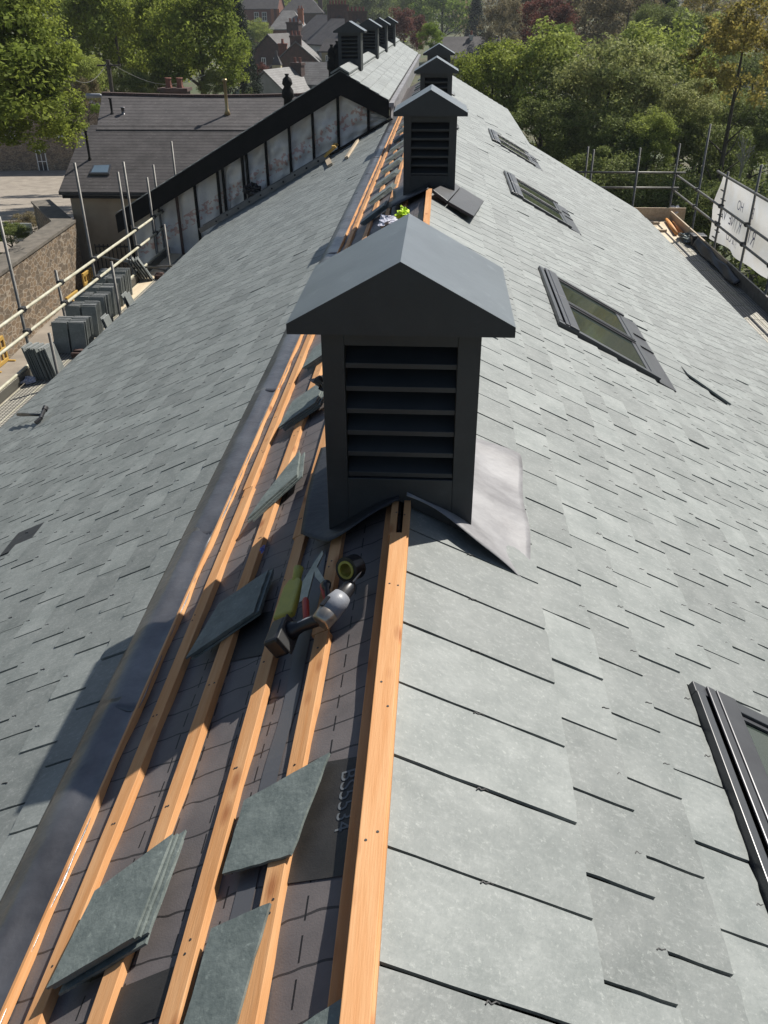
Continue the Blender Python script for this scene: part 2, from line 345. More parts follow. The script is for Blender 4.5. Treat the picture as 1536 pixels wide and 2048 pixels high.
slate(dk_ := MB(), L, 2.72, 3.96, 4.21, .2, True, .004); obj('dark_slate', dk_, M['blackbag'], building)
obj('slate_slope', mb, M['slate'], building); tag(obj('slate_hooks', hk, M['clamp'], building), None, None, kind='stuff')
# far, upper part of the right slope, and the band at the verge
mb = MB()
k = 0
for st in tR[:11]:
    y = YEND-.9 + (.125 if k % 2 else 0); k += 1
    while y < 27.8: slate(mb, R, st, y+.002, min(y+.248, 27.9), .3); y += .25
obj('slate_slope', mb, M['slate'], building)
mb = MB(); mb.hexa([R(2.2,YEND-.9,-.05),R(EAVE,YEND-.9,-.05),R(EAVE,YEND,-.05),R(2.2,YEND,-.05)],[R(2.2,YEND-.9,.006),R(EAVE,YEND-.9,.002),R(EAVE,YEND,.002),R(2.2,YEND,.006)])
obj('verge_slates', mb, M['slate'], building)
mb = MB(); mb.bar(R(1.1,19.4,.02), R(2.33,YEND+4,.02), .9, .02, R(0,0,1)) 
# membrane on the stripped strip left of the ridge
def mem(u, v):
    y = Y0+u*(28-Y0); s = .02+v*1.12
    return L(s, y, -.043 + .006*math.sin(y*5.2+s*3) * math.sin(v*PI*1.2+.4) + .004*math.sin(y*13+v*5))
mb = MB(); mb.grid(mem, 400, 16); obj('membrane', mb, M['membrane'], building, True)
# darker exposed underlap with its printed standard number
def patch(y0, y1, s0, s1, slant=.03):
    mb = MB()
    mb.grid(lambda u, v: Vector(mem((y0+u*(y1-y0)+slant*v-Y0)/(28-Y0), (s0+v*(s1-s0)-.02)/1.12)) + Vector((-ST*.003, 0, CT*.003)), 10 if y1-y0 < 1 else 90, 6); return mb
obj('membrane_underlap', patch(1.09, 1.41, .045, .235, .03), M['membrane_dark'], building)
obj('membrane_underlap', patch(.9, 1.0, .43, .62, -.02), M['membrane_dark'], building)
obj('membrane_underlap', patch(1.98, 2.2, .43, .62, .05), M['membrane_dark'], building)
def text_mesh(txt, size, mtx, material, name, parent, depth=0, warp=None):
    c = bpy.data.curves.new('lettering', 'FONT'); c.body = txt; c.size = size; c.extrude = depth
    o = bpy.data.objects.new('lettering', c); COL.objects.link(o); bpy.context.view_layer.update()
    me = bpy.data.meshes.new_from_object(o.evaluated_get(bpy.context.evaluated_depsgraph_get())); bpy.data.objects.remove(o)
    me.transform(mtx); me.materials.clear(); me.materials.append(material)
    q = bpy.data.objects.new(name, me); COL.objects.link(q)
    if warp: 
        for v_ in me.vertices: v_.co = warp(v_.co)
    if parent: q.parent = parent
    return q
def frame_m(o, X, Yv):
    X, Yv = Vector(X).normalized(), Vector(Yv).normalized(); Z = X.cross(Yv); mm = Matrix((X, Yv, Z)).transposed().to_4x4(); mm.translation = o; return mm
up_s = L(-1,0)-L(0,0)
text_mesh('BS5534', .058, frame_m(L(.112,1.385,-.0285), (0,-1,0), up_s), M['print'], 'printed_text', building, warp=lambda c: Vector(mem((c.y-Y0)/(28-Y0), (-(c.x+ST*-.04)/CT-.02)/1.12))+Vector((-ST*.0045,0,CT*.0045)))
lapm = patch(Y0, 2.45, .305, .355, .0); obj('membrane_lap', lapm, mat('plain_membrane', (.075,.077,.085), .4), building)
# battens
def batten(mb, pts, w, h, o=-.045):     # pts: (s_centre, y)
    for (s0, y0), (s1, y1) in zip(pts[:-1], pts[1:]):
        mb.hexa([L(s0-w/2,y0,o),L(s0-w/2,y1,o) if 0 else L(s1-w/2,y1,o),L(s1+w/2,y1,o),L(s0+w/2,y0,o)][::1], [L(s0-w/2,y0,o+h),L(s1-w/2,y1,o+h),L(s1+w/2,y1,o+h),L(s0+w/2,y0,o+h)])
for s0, br in ((.237,1.95),(.427,2.62),(.625,2.35),(.818,3.3)):
    a = s0; b = s0+.035
    runs = [((a,Y0),(a+.01,br)), ((b-.012,br+.004),(b+.005,7.2)), ((b,7.205),(b,12.4)), ((b,12.405),(b,19.5))]
    for r in runs:
        mb = MB(); batten(mb, r, .047, .026); obj('batten', mb, M['timber'], building, bevel=.0015)
mb = MB(); batten(mb, ((.938,Y0),(.938,2.4),(.945,6),(.93,19.5)), .009, .024); obj('batten', mb, M['timber'], building)
nl = MB()
for s0 in (.237,.427,.625,.818):
    for j in range(26):
        y = -.3+.44*j+rng.normal(0,.02); c = s0+(.012*min(1,max(0,(y+.5)/2.4)) if y < 2 else .028)
        for dy in (0, .03 if j % 3 == 0 else 0): 
            q_ = L(c+rng.normal(0,.006), y+dy, -.0192); nl.lathe(q_, q_+L(0,0,.0012), [(0,.0034),(1,.003)], 8)
for j in range(14):
    for dx in (-.012,.012): q_ = Vector((.002+dx+rng.normal(0,.003), .3+.42*j+rng.normal(0,.03), .003)); nl.lathe(q_, q_+Vector((0,0,.001)), [(0,.0034),(1,.003)], 8)
tag(obj('nails', nl, M['clamp'], building), None, None, kind='stuff')
# counter batten scraps beneath piles further up, ridge boards
def ridge_board(y0, y1, x0=-.024, x1=.028, zt=.003, zb=-.075):
    mb = MB(); mb.box(x0, x1, y0, y1, zb, zt); return obj('ridge_board', mb, M['timber'], building, bevel=.002)
ridge_board(Y0, 2.30)
mb = MB(); mb.box(-.052, -.0245, Y0, 2.62, -.11, -.050); obj('ridge_board', mb, M['timber'], building, bevel=.002)
mb = MB(); mb.box(-.03, -.008, 2.305, 2.6, -.09, -.012); mb.box(.012, .034, Y0, 2.6, -.09, -.007); obj('ridge_board', mb, M['timber'], building)
ridge_board(3.1, 8.4); ridge_board(9.3, 14.6); ridge_board(15.4, 20.7)
# lead strip along the top of the left slates, in lapped lengths
lapsY = [Y0, .5, 1.98, 3.02, 4.62, 6.2, 7.9, 9.4, 10.9, 12.3, 13.8, 15.3, 16.8, 18.2, 19.6]
for i, (a, b) in enumerate(zip(lapsY[:-1], lapsY[1:])):
    ph = random.random()*6
    def lead(u, v, a=a, b=b, ph=ph, i=i):
        y = a-.03+u*(b-a+.06); s = .943+v*.160
        rag = .012*math.sin(y*3.1+ph)+.004*math.sin(y*11+ph*2)+.0025*math.sin(y*37)
        s += rag*(1-v)**2
        q_ = min(1, v/.6); o = -.028 + .036*q_*q_*(3-2*q_) + .003*math.sin(y*6+ph)*math.sin(v*PI) + .0016*u
        if v > .6: o = .008 - .006*((v-.6)/.4)**2
        y += .012*math.sin(v*7+ph) if u in (0, 1) else 0
        return L(s, y, o)
    mb = MB(); mb.grid(lead, 40, 12); obj('lead_strip', mb, M['lead'], building, True, solid=.0022)

# ridge vents: body, cap, louvres
def make_vent():
    hw, y1, y2 = .2496, 0., .545; zt = .605; t = .028; zV = -.012; T0 = T
    def vz(x): return zV - abs(x)*T0
    mb = MB(); ox, oz0, oz1 = .178, .075, .545
    # front face frame in four pieces round the opening
    mb.prism([(-hw,y1,vz(hw)),(-ox,y1,vz(ox)),(-ox,y1,zt),(-hw,y1,zt)], (0,t,0))
    mb.prism([(ox,y1,vz(ox)),(hw,y1,vz(hw)),(hw,y1,zt),(ox,y1,zt)], (0,t,0))
    mb.prism([(-ox,y1,oz1),(ox,y1,oz1),(ox,y1,zt),(-ox,y1,zt)], (0,t,0))
    mb.prism([(-ox,y1,vz(ox)),(0,y1,vz(0)),(ox,y1,vz(ox)),(ox,y1,oz0),(-ox,y1,oz0)], (0,t,0))
    mb.box(-hw, -hw+t, y1+t, y2, vz(hw), zt); mb.box(hw-t, hw, y1+t, y2, vz(hw), zt)
    mb.prism([(-hw+t,y2-t,vz(hw)),(0,y2-t,vz(0)),(hw-t,y2-t,vz(hw)),(hw-t,y2-t,zt),(-hw+t,y2-t,zt)], (0,t,0))
    mb.box(-hw+t, hw-t, y1+.10, y1+.11, -.05, zt)
    body = obj('ridge_vent', mb, M['paint'], None, bevel=.002)
    mb = MB()
    for z in (.468,.39,.312,.234,.156,.079):
        mb.prism([(-ox+.001,.008,z),(-ox+.001,.008,z+.017),(-ox+.001,.09,z+.062),(-ox+.001,.09,z+.045)], (2*ox-.002,0,0))
    lv = obj('louvre', mb, M['paint'], None, bevel=.0012); lv.parent = body
    mb = MB(); cw, a, b = .345, -.062, .615
    sec = [(-cw,a,.600),(cw,a,.600),(cw,a,.632),(0,a,.822),(-cw,a,.632)]
    nn = len(sec); mb.prism(sec, (0,b-a,0))
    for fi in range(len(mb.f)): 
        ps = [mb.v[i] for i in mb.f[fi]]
        if fi >= 2 and max(p[2] for p in ps) > .8: mb.m[fi] = 1  # top slopes get the paint with daylight mixed into its colour
    cp = obj('vent_cap', mb, [M['paint'], M['paint_sunlit']], None); cp.parent = body
    return body
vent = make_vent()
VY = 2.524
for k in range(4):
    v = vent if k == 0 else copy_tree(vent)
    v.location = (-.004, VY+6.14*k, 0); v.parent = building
# lead saddle round the nearest vent
f1 = [rso(*q) for q in ((1035,926),(1053,1168))]
def fl_r(u, v):       # u away from the ridge, v towards the far side
    X = .005+u*.455; near = 2.50-.02*u-.13*u**1.6+.018*math.sin(u*9); y = near+v*(3.24+.06*u-near)
    o = .02+.018*math.sin(u*5+v*3)*u+.012*math.sin(v*11+u*4)*u + (.012*(1-u))
    return R(X/CT, y, o)
mb = MB(); mb.grid(fl_r, 24, 24); obj('lead_flashing', mb, M['lead_new'], building, True, solid=.002)
cL = [lso(652,1112,.03), lso(604,1008,.05), lso(640,905,.07)]
def fl_l(u, v):
    X = .0+u*.35; near = 2.50-.07*math.sin(u*PI*.9)**1.2+.22*max(0,u-.72); y = near+v*(3.2-near)
    o = .012+.01*math.sin(u*6+v*4) + .09*max(0, u-.72)**1.1*(.6+v) 
    return L(X/CT, y, o)
mb = MB(); mb.grid(fl_l, 24, 24); obj('lead_flashing', mb, M['blackbag'], building, True, solid=.002)
# folded dark flashing at the second vent
def rq(px, o): sv, yv = rso(*px, o); return R(sv, yv, o)
for pts in (((866,379),(901,360),(921,374),(896,402)), ((922,374),(968,402),(948,432),(897,403))):
    q = [rq(p_, o_) for p_, o_ in zip(pts, (.05,.07,.075,.04))]
    mb = MB(); mb.prism([p_-R(0,0,.028) for p_ in q][::-1], R(0,0,.028)); obj('lead_flashing', mb, M['blackbag'], building, bevel=.004)
for k in (2, 3):
    for f in (L, R):
        mb = MB(); y = VY+6.14*k; mb.grid(lambda u, v: f(u*.42, y-.12+v*.8, .015+.01*math.sin(u*8+v*3)), 8, 8); obj('lead_flashing', mb, M['lead'], building, True, solid=.003)
mb = MB(); y = VY+6.14; mb.grid(lambda u, v: L(u*.42, y-.35*(1-u*.3)+v*.9, .015+.02*u*math.sin(v*8)), 8, 8); obj('lead_flashing', mb, M['blackbag'], building, True, solid=.003)

# roof windows
def roof_window(y0, y1):
    s0, s1 = SKT, 2.02; o1 = .032; w = .05
    mb = MB()
    def rb(sa, sb, ya, yb, oa, ob, mbx=None): (mbx or mb).hexa([R(sa,ya,oa),R(sb,ya,oa),R(sb,yb,oa),R(sa,yb,oa)], [R(sa,ya,ob),R(sb,ya,ob),R(sb,yb,ob),R(sa,yb,ob)])
    rb(s0, s1, y0, y0+w, -.05, o1); rb(s0, s1, y1-w, y1, -.05, o1)
    rb(s1-.05, s1, y0+w, y1-w, -.05, o1-.012); rb(s0, s0+.035, y0+w, y1-w, -.05, o1+.004)
    fr = obj('roof_window', mb, M['frame'], building, bevel=.003)
    ym = (y0+y1)/2; hd = MB()
    rb(s0+.05, s0+.085, y0+.006, ym-.006, o1+.001, o1+.010, hd); rb(s0+.05, s0+.085, ym+.006, y1-.006, o1+.001, o1+.010, hd)
    rb(s0+.088, s0+.17, y0+.006, ym-.006, o1-.004, o1+.012, hd); rb(s0+.088, s0+.17, ym+.006, y1-.006, o1-.004, o1+.012, hd)
    h = obj('hood', hd, M['hood'], fr, bevel=.004)
    b = MB(); rb(s0+.15, s1-.05, ym-.03, ym-.012, -.02, o1, b); rb(s0+.15, s1-.05, ym+.012, ym+.03, -.02, o1, b); rb(s0+.15, s1-.05, ym-.012, ym+.012, -.02, o1-.02, b)
    obj('mullion', b, M['frame'], fr, bevel=.002)
    for a, c in ((y0+w, ym-.03), (ym+.03, y1-w)):
        p = MB(); rb(s0+.15, s1-.05, a, c, -.01, .012, p); obj('pane', p, M['glass'], fr)
        p = MB()
        rb(s0+.15, s1-.05, a+.002, a+.02, .0125, o1-.01, p); rb(s0+.15, s1-.05, c-.02, c-.002, .0125, o1-.01, p); rb(s1-.09, s1-.052, a+.02, c-.02, .0125, o1-.016, p)
        obj('sash', p, M['hood'], fr, bevel=.002)
    ap = MB(); rb(s1+.001, SKB, y0-.02, y1+.02, -.02, .009, ap); rb(s1+.001, SKB-.01, ym-.02, ym-.012, .010, .02, ap); rb(s1+.001, SKB-.01, ym+.3, ym+.308, .010, .02, ap)
    obj('apron', ap, M['hood'], fr)
for a, b in SKY: roof_window(a, b)
# eave gutters
mb = MB()
for f in (L, R): mb.tube(f(EAVE+.03, Y0, -.07), f(EAVE+.03, YEND-.3 if f is R else 19, -.07), .05, 10)
obj('gutter', mb, M['black'], building)

# ---------------------------------------------------------------- second, taller roof behind the foil gable
GY = 19.25; WX, WZ = -1.97, .40; WE = 41.
wing = thing('gabled_wing', 'taller slate roof wing with black gable boards and silver foil wall', 'building wing')
wing['local'] = 1
def wz(x): return WZ - abs(x-WX)*.553
xl, xr = -7.05, -.98
mb = MB()
for o, z0 in ((0, 0),):
    mb.hexa([(WX,GY-.2,WZ-.16),(xr,GY-.2,wz(xr)-.16),(xr,WE,wz(xr)-.16),(WX,WE,WZ-.16)],[(WX,GY-.2,WZ),(xr,GY-.2,wz(xr)),(xr,WE,wz(xr)),(WX,WE,WZ)])
    mb.hexa([(xl,GY-.2,wz(xl)-.16),(WX,GY-.2,WZ-.16),(WX,WE,WZ-.16),(xl,WE,wz(xl)-.16)],[(xl,GY-.2,wz(xl)),(WX,GY-.2,WZ),(WX,WE,WZ),(xl,WE,wz(xl))])
obj('roof_deck', mb, M['black'], wing)
def Wr(s, y, o=0): return Vector((WX+s*.875+o*.484, y, WZ+.02-s*.484+o*.875))
def Wl(s, y, o=0): return Vector((WX-s*.875-o*.484, y, WZ+.02-s*.484+o*.875))
mb = MB()
for k in range(5):
    y = GY-.22+(.125 if k % 2 else 0)-.25
    while y < WE-.05: slate(mb, Wr, .24+.22*k, max(y, GY-.24)+.003, min(y+.497, WE), .3); y += .5
for k in range(25):
    y = GY-.22+(.25 if k % 2 else 0)-.5
    while y < WE-.05: slate(mb, Wl, .24+.232*k, max(y, GY-.24)+.003, min(y+.497, WE), .3); y += .5
obj('slate_slope', mb, M['slate'], wing)
# black bargeboards: deep fascia following both rakes
mb = MB()
for a, b in ((WX, xl), (WX, xr)):
    d = .40 if b == xl else .33
    mb.hexa([(a,GY-.24,WZ-.44),(b,GY-.24,wz(b)-d),(b,GY-.205,wz(b)-d),(a,GY-.205,WZ-.44)],[(a,GY-.24,WZ-.01),(b,GY-.24,wz(b)-.01),(b,GY-.205,wz(b)-.01),(a,GY-.205,WZ-.01)])
    mb.hexa([(a,GY-.2,WZ-.43),(b,GY-.2,wz(b)-d+.01),(b,GY+.02,wz(b)-d+.01),(a,GY+.02,WZ-.43)],[(a,GY-.2,WZ-.40),(b,GY-.2,wz(b)-d+.04),(b,GY+.02,wz(b)-d+.04),(a,GY+.02,WZ-.40)])
obj('bargeboard', mb, M['black'], wing)
# foil
def foil(u, v):
    x = -6.75+u*(xr+.12+6.75); zt = wz(x)-.30; zb = min(zt-.02, -abs(x)*T+.05) if x > -4.55 else -4.6
    return (x, GY + .03*math.sin(x*7+v*5)+.02*math.sin(x*17-v*9)+.014*math.sin(x*3+v*23), zb+v*(zt-zb))
mb = MB(); mb.grid(foil, 110, 30); obj('foil_sheet', mb, M['foil'], wing, True)
mb = MB(); mb.box(-6.8, -.95, GY+.08, GY+.3, -8, -2.6); mb.prism([(-6.7,GY+.1,-2.6),(-1.,GY+.1,-2.6),(-1.05,GY+.1,wz(xr)-.3),(WX,GY+.1,WZ-.3)], (0,.1,0)); mb.box(-6.9, -1.0, GY+.4, WE, -8, -2.7); obj('wall', mb, M['render_grey'], wing)
for px in (240,290,345,384,433,444,485,494,534,582,629,679,738):
    x = atY(px, 330, GY-.06).x
    zt = wz(x)-.38; zb = -abs(x)*T+.02 if x > -4.6 else -4.6
    if zt-zb < .05: continue
    mb = MB(); mb.box(x-.028, x+.028, GY-.085, GY-.045, zb, zt); obj('stud', mb, M['brick_dark'] if px < 430 and px % 2 else M['black'], wing)
# lead soaker at the foot of the gable
mb = MB(); mb.bar(L(1.05, GY-.13, .03), L(5.15, GY-.13, .03), .2, .02, L(0,0,1)); mb.bar(L(1.02, GY-.26, .02), L(3.5, GY-.26, .02), .05, .03, L(0,0,1)); obj('soaker', mb, M['black'], wing)
mb = MB(); mb.box(xr+.0, xr+.10, GY-.3, WE, wz(xr)-.10, wz(xr)-.02); mb.hexa([(xr,GY-.1,wz(xr)-.5),(xr+.03,GY-.1,wz(xr)-.5),(xr+.03,WE,wz(xr)-.5),(xr,WE,wz(xr)-.5)],[(xr,GY-.1,wz(xr)-.1),(xr+.03,GY-.1,wz(xr)-.1),(xr+.03,WE,wz(xr)-.1),(xr,WE,wz(xr)-.1)]); obj('valley_gutter', mb, M['lead_new'], wing)
vys = []
for px, py in ((713,139),(749,116),(768,103),(784,91)):
    # foot of each vent's right front corner lies on the right slope of the wing
    r = ray(px, py); nn = Vector((.484,0,.875)); t = (nn.dot(Vector((WX,0,WZ))) - nn.dot(CAMP))/nn.dot(r); vys.append((CAMP+r*t).y)
print('wing vents', vys)
for y in vys:
    v = copy_tree(vent, wing); v.location = (WX, y, WZ+.03)
# ridge tiles between the vents
ed = [GY-.26]+[q for y in vys for q in (y-.03, y+.6)]+[WE]
for a, b in zip(ed[0::2], ed[1::2]):
    if b-a < .2: continue
    mb = MB()
    for sg in (-1, 1):
        mb.hexa([(WX,a,WZ+.05),(WX+sg*.19,a,WZ-.055),(WX+sg*.19,b,WZ-.055),(WX,b,WZ+.05)],[(WX,a,WZ+.085),(WX+sg*.19,a,WZ-.02),(WX+sg*.19,b,WZ-.02),(WX,b,WZ+.085)])
    obj('ridge_tile', mb, M['slate'], wing)
def finial(p, h):
    mb = MB(); mb.lathe(p, p+Vector((0,0,h)), [(0,.10),(.25,.09),(.3,.13),(.5,.12),(.62,.07),(.7,.11),(.85,.09),(.93,.03),(1,.05)], 10); obj('finial', mb, M['black'], wing, True)
p = atY(577,212,GY+.3); finial(Vector((p.x, p.y, wz(p.x)-.05)), .62)
for px in (665,676):
    p = atY(px,150,GY+4); finial(Vector((p.x, p.y, wz(p.x)-.05)), .75)

# ---------------------------------------------------------------- loose slates lying on the battens
def slate_piece(quad, o, th, f=L, jit=.0):
    mb = MB(); q = []
    n = 7
    for (a, b) in zip(quad, quad[1:]+quad[:1]):
        for i in range(n): q.append((a[0]+(b[0]-a[0])*i/n + rng.normal(0,.0006), a[1]+(b[1]-a[1])*i/n + rng.normal(0,.0006)))
    m_ = len(q); up = [f(s, y, o+th) for s, y in q]; dn = [f(s+rng.normal(0,.0008), y, o) for s, y in q]
    mb.add(up+dn, [tuple(range(m_)), tuple(range(2*m_-1, m_-1, -1))]+[(i, m_+i, m_+(i+1)%m_, (i+1)%m_) for i in range(m_)])
    return mb
def order(quad):   # make the outline run so that the top face looks up
    A = sum(a[0]*b[1]-b[0]*a[1] for a, b in zip(quad, quad[1:]+quad[:1]))
    return quad if A < 0 else quad[::-1]
def pile(quad, n, label, toplabel, group, o=-.017):
    quad = order(quad)
    for i in range(n):
        dx, dy = rng.normal(0,.004), rng.normal(0,.004)
        if i < n-1: dx -= .012*(n-1-i)*.5
        mb = slate_piece([(s+dx, y+dy) for s, y in quad], o+i*.0085, .0068)
        ob = obj('roofing_slate', mb, M['slate_loose'])
        tag(ob, toplabel if i == n-1 else label, 'slate', group)
pile([(.775,.99),(.745,1.215),(.55,1.315),(.565,1.055)], 4, 'grey slate under the top one in the nearest pile of four on the battens', 'top slate of the nearest pile of four, bottom left on the battens', 'slates piled nearest the camera')
pile([(.765,2.075),(.705,2.335),(.52,2.42),(.525,2.18)], 3, 'dark slate under the top one of the shaded pile left of the drill', 'top slate of the shaded pile lying left of the drill', 'slates piled left of the drill')
pile([(.73,2.91),(.685,3.07),(.56,3.385),(.53,3.13)], 3, 'slate under the top one of the pile left of the nearest vent foot', 'narrow top slate with a pale edge left of the nearest vent foot', 'slates piled left of the vent')
pile([(.75,3.80),(.72,4.10),(.52,4.22),(.55,3.90)], 4, 'slate under the top one in the pile half behind the nearest vent', 'top slate of the pile half behind the nearest vent', 'slates piled behind the nearest vent')
pile([(.75,4.62),(.72,4.92),(.52,5.05),(.55,4.72)], 4, 'slate under the top one in the pile showing below the vent cap', 'top slate of the pile showing just below the nearest vent cap', 'slates piled below the vent cap')
for q, lb in (([(.385,1.17),(.375,1.37),(.145,1.43),(.205,1.165)], 'single slate lying across two battens beside the printed membrane'), ([(.385,.80),(.375,1.04),(.235,1.06),(.262,.80)], 'single slate low on the battens at the bottom edge'), ([(.17,.66),(.15,.78),(.0,.835),(.0,.66)], 'corner of a slate against the ridge board at the bottom edge')):
    tag(obj('roofing_slate', slate_piece(order(q), -.017, .0068), M['slate_loose']), lb, 'slate')
ordn = ['first','second','third','fourth','fifth','sixth','seventh','eighth','ninth','tenth']
far_px = ((720,448),(736,407),(748,375),(760,347),(768,325),(774,305),(779,288),(784,272),(788,258),(792,246))
for k, (px, py) in enumerate(far_px):
    s, y = lso(px, py, .02)
    s = .74
    pile([(s,y),(s-.02,y+.22),(s-.27,y+.52),(s-.25,y+.30)], 5, f'thin slate inside the {ordn[k]} pile beyond the nearest vent', f'top slate of the {ordn[k]} pile beyond the nearest vent', f'slates of the {ordn[k]} far pile')
# slates set out on the strip beside the wing
for k, y in enumerate((21.0, 22.1, 23.6, 24.4, 27.0, 28.5)):
    y = min(y, 27.2)+.02*k
    q = [(.18,y),(.18,y+.22),(.68,y+.26),(.68,y+.04)]
    tag(obj('roofing_slate', slate_piece(order(q), .02, .03), M['slate_loose']), f'{ordn[k]} pale slate laid beside the wing gutter, counting away from the foil gable', 'slate', 'slates laid beside the wing')
# slipped and lifted slates on the finished slopes
s, y = rso(1372,752); s2, y2 = rso(1458,814)
mb = MB(); mb.hexa([R(s,y,.012),R(s2,y2,.012),R(s2,y2+.2,.012),R(s,y+.2,.012)],[R(s,y,.024),R(s2,y2,.03),R(s2,y2+.2,.014),R(s,y+.2,.014)]); tag(obj('roofing_slate', mb, M['slate']), 'lifted slate with a dark edge right of the middle roof window', 'slate')

# ---------------------------------------------------------------- tools
def P(x, y, o): s, yy = lso(x, y, o); return L(s, yy, o)
dr = thing('cordless_drill', 'black and grey cordless drill lying on the battens', 'drill', P(640,1250,.0)); dr['local'] = 0
bpy.context.view_layer.update()
nrm = L(0,0,1)
a, b = P(640,1247,.045), P(692,1182,.05)
mb = MB(); mb.lathe(a, b, [(0,.018),(.03,.030),(.30,.033),(.34,.031)], 16); obj('gear_case', mb, M['chrome'], dr, True)
mb = MB(); mb.lathe(a.lerp(b,.30), b, [(0,.0335),(.5,.034),(.78,.028),(.80,.02)], 16); obj('body', mb, M['plastic_grey'], dr, True)
mb = MB(); mb.lathe(a.lerp(b,.80), a.lerp(b,1.25), [(0,.026),(.12,.026),(.14,.023),(.75,.021),(1,.012)], 14); ck = obj('chuck', mb, M['plastic_black'], dr, True)
mb = MB(); mb.lathe(a.lerp(b,1.24), a.lerp(b,1.62), [(0,.0035),(.8,.003),(1,.0005)], 6); obj('drill_bit', mb, M['chrome'], ck)
h0, h1 = a.lerp(b,.22), P(580,1262,.035)
mb = MB(); mb.lathe(h0, h1, [(0,.022),(.3,.020),(.65,.017),(.85,.022),(1,.034)], 12); obj('handle', mb, M['plastic_black'], dr, True)
mb = MB(); mb.bar(h0+nrm*.017, h0.lerp(h1,.7)+nrm*.015, .007, .006); obj('handle_stripe', mb, M['plastic_grey'], dr)
d = (h1-h0).normalized(); sd = d.cross(nrm).normalized()
mb = MB(); c = P(568,1272,.036); mb.obox(c+d*.012, d*.027, sd*.052, d.cross(sd)*.034); obj('battery', mb, M['plastic_black'], dr, bevel=.009)
mb = MB(); mb.obox(c-d*.019, d*.003, sd*.0535, d.cross(sd)*.0355); obj('battery_collar', mb, M['clamp'], dr, bevel=.004)
mb = MB(); a2 = a.lerp(b,.42)+nrm*.0335; mb.obox(a2, (b-a)*.14, sd*.0+((b-a).cross(nrm)).normalized()*.008, nrm*.004); obj('switch', mb, M['plastic_black'], dr, bevel=.002)
# yellow slate knife case
yk = thing('knife_sheath', 'yellow plastic sheath with a round neck beside the drill', 'sheath', P(580,1230,0)); bpy.context.view_layer.update()
pa, pb = P(568,1236,.03), P(592,1160,.03); d = (pb-pa); sd = d.cross(nrm).normalized()
mb = MB(); q = [pa-sd*.036, pa+sd*.036, pa+d*.86+sd*.032, pa+d+sd*.014, pa+d-sd*.02, pa+d*.82-sd*.034]; mb.prism([p-nrm*.012 for p in q][::1], nrm*.026); obj('sheath_body', mb, M['yellow'], yk, bevel=.008)
mb = MB(); mb.lathe(pa+d*.9+sd*.004, P(598,1134,.045), [(0,.014),(.5,.015),(.92,.017),(1,.010)], 14); obj('neck', mb, M['yellow'], yk, True)
# cutter with two plate jaws and red handles
ct = thing('slate_cutter', 'open metal slate cutter with red handles behind the drill', 'cutter', P(620,1180,0)); bpy.context.view_layer.update()
def plate(pts, o, th=.005):
    mb = MB(); mb.prism([P(x, y, o) for x, y in pts], nrm*th); return mb
obj('jaw', plate([(600,1207),(607,1165),(628,1130),(646,1103),(648,1110),(630,1145),(616,1198)], .035), M['blade'], ct)
obj('jaw', plate([(628,1132),(634,1134),(650,1160),(655,1172),(646,1172),(632,1156)], .045), M['blade'], ct)
mb = MB(); mb.lathe(P(611,1198,.04), P(613,1245,.03), [(0,.008),(.1,.011),(.9,.010),(1,.006)], 10); obj('grip', mb, M['red'], ct, True)
mb = MB(); mb.lathe(P(645,1170,.05), P(655,1205,.045), [(0,.008),(.1,.010),(1,.009)], 10); obj('grip', mb, M['red'], ct, True)
mb = MB(); mb.lathe(P(652,1168,.062), P(660,1215,.05), [(0,.016),(.12,.014),(.2,.008),(1,.010)], 10); obj('side_handle', mb, M['plastic_black'], ct, True)
# roll of black tape with yellow core
tr = thing('tape_roll', 'roll of black tape with a yellow core beside the ridge board', 'tape', P(695,1150,0)); bpy.context.view_layer.update()
c0, c1 = P(692,1140,.04), P(718,1126,.035)
ax = Vector((.5,.82,-.28)).normalized(); c1 = c0+ax*.05
def ring(p, q, ro, ri, n=24):
    mb = MB(); d = q-p; a = d.orthogonal().normalized(); b = d.cross(a).normalized(); vs = []
    for c, r in ((p,ro),(q,ro),(q,ri),(p,ri)): vs += [c+(a*math.cos(2*PI*k/n)+b*math.sin(2*PI*k/n))*r for k in range(n)]
    mb.add(vs, [(j*n+k, j*n+(k+1)%n, ((j+1)%4)*n+(k+1)%n, ((j+1)%4)*n+k) for j in range(4) for k in range(n)]); return mb
obj('tape', ring(c0, c1, .040, .029), M['plastic_black'], tr); obj('core', ring(c0-ax*.003, c1+ax*.003, .0288, .0215), M['yellow'], tr)
# scraps
def crumple(name, label, cat, p, size, m, flat=.5, seed=1):
    rr = np.random.default_rng(seed); mb = MB(); ph = rr.random(6)*6
    def f(u, v):
        th, fi = u*2*PI, v*PI; r = 1+.28*math.sin(3*th+ph[0]+2*fi)+.2*math.sin(5*th+4*fi+ph[1])+.15*math.sin(9*fi+ph[2]+th*2)
        return Vector(p)+Vector((math.cos(th)*math.sin(fi)*size[0]*r, math.sin(th)*math.sin(fi)*size[1]*r, (math.cos(fi)*r*.8+.6)*size[2]))
    mb.grid(f, 18, 12); return tag(obj(name, mb, m), label, cat)
def lso_pt(x, y, o): s_, y_ = lso(x, y, o); return L(s_, y_, o)
crumple('work_vest', 'crumpled lime yellow work vest between the first two vents', 'vest', lso_pt(806,434,.02), (.055,.12,.05), M['hivis'], seed=3)
crumple('plastic_bag', 'pale crumpled plastic bag beside the lime work vest', 'bag', lso_pt(775,447,-.02), (.08,.16,.04), M['bag'], seed=5)
crumple('drill_bag', 'black tool pouch poking out left of the nearest vent', 'pouch', Vector((-.42,3.95,-.19)), (.07,.09,.05), M['plastic_black'], seed=8)
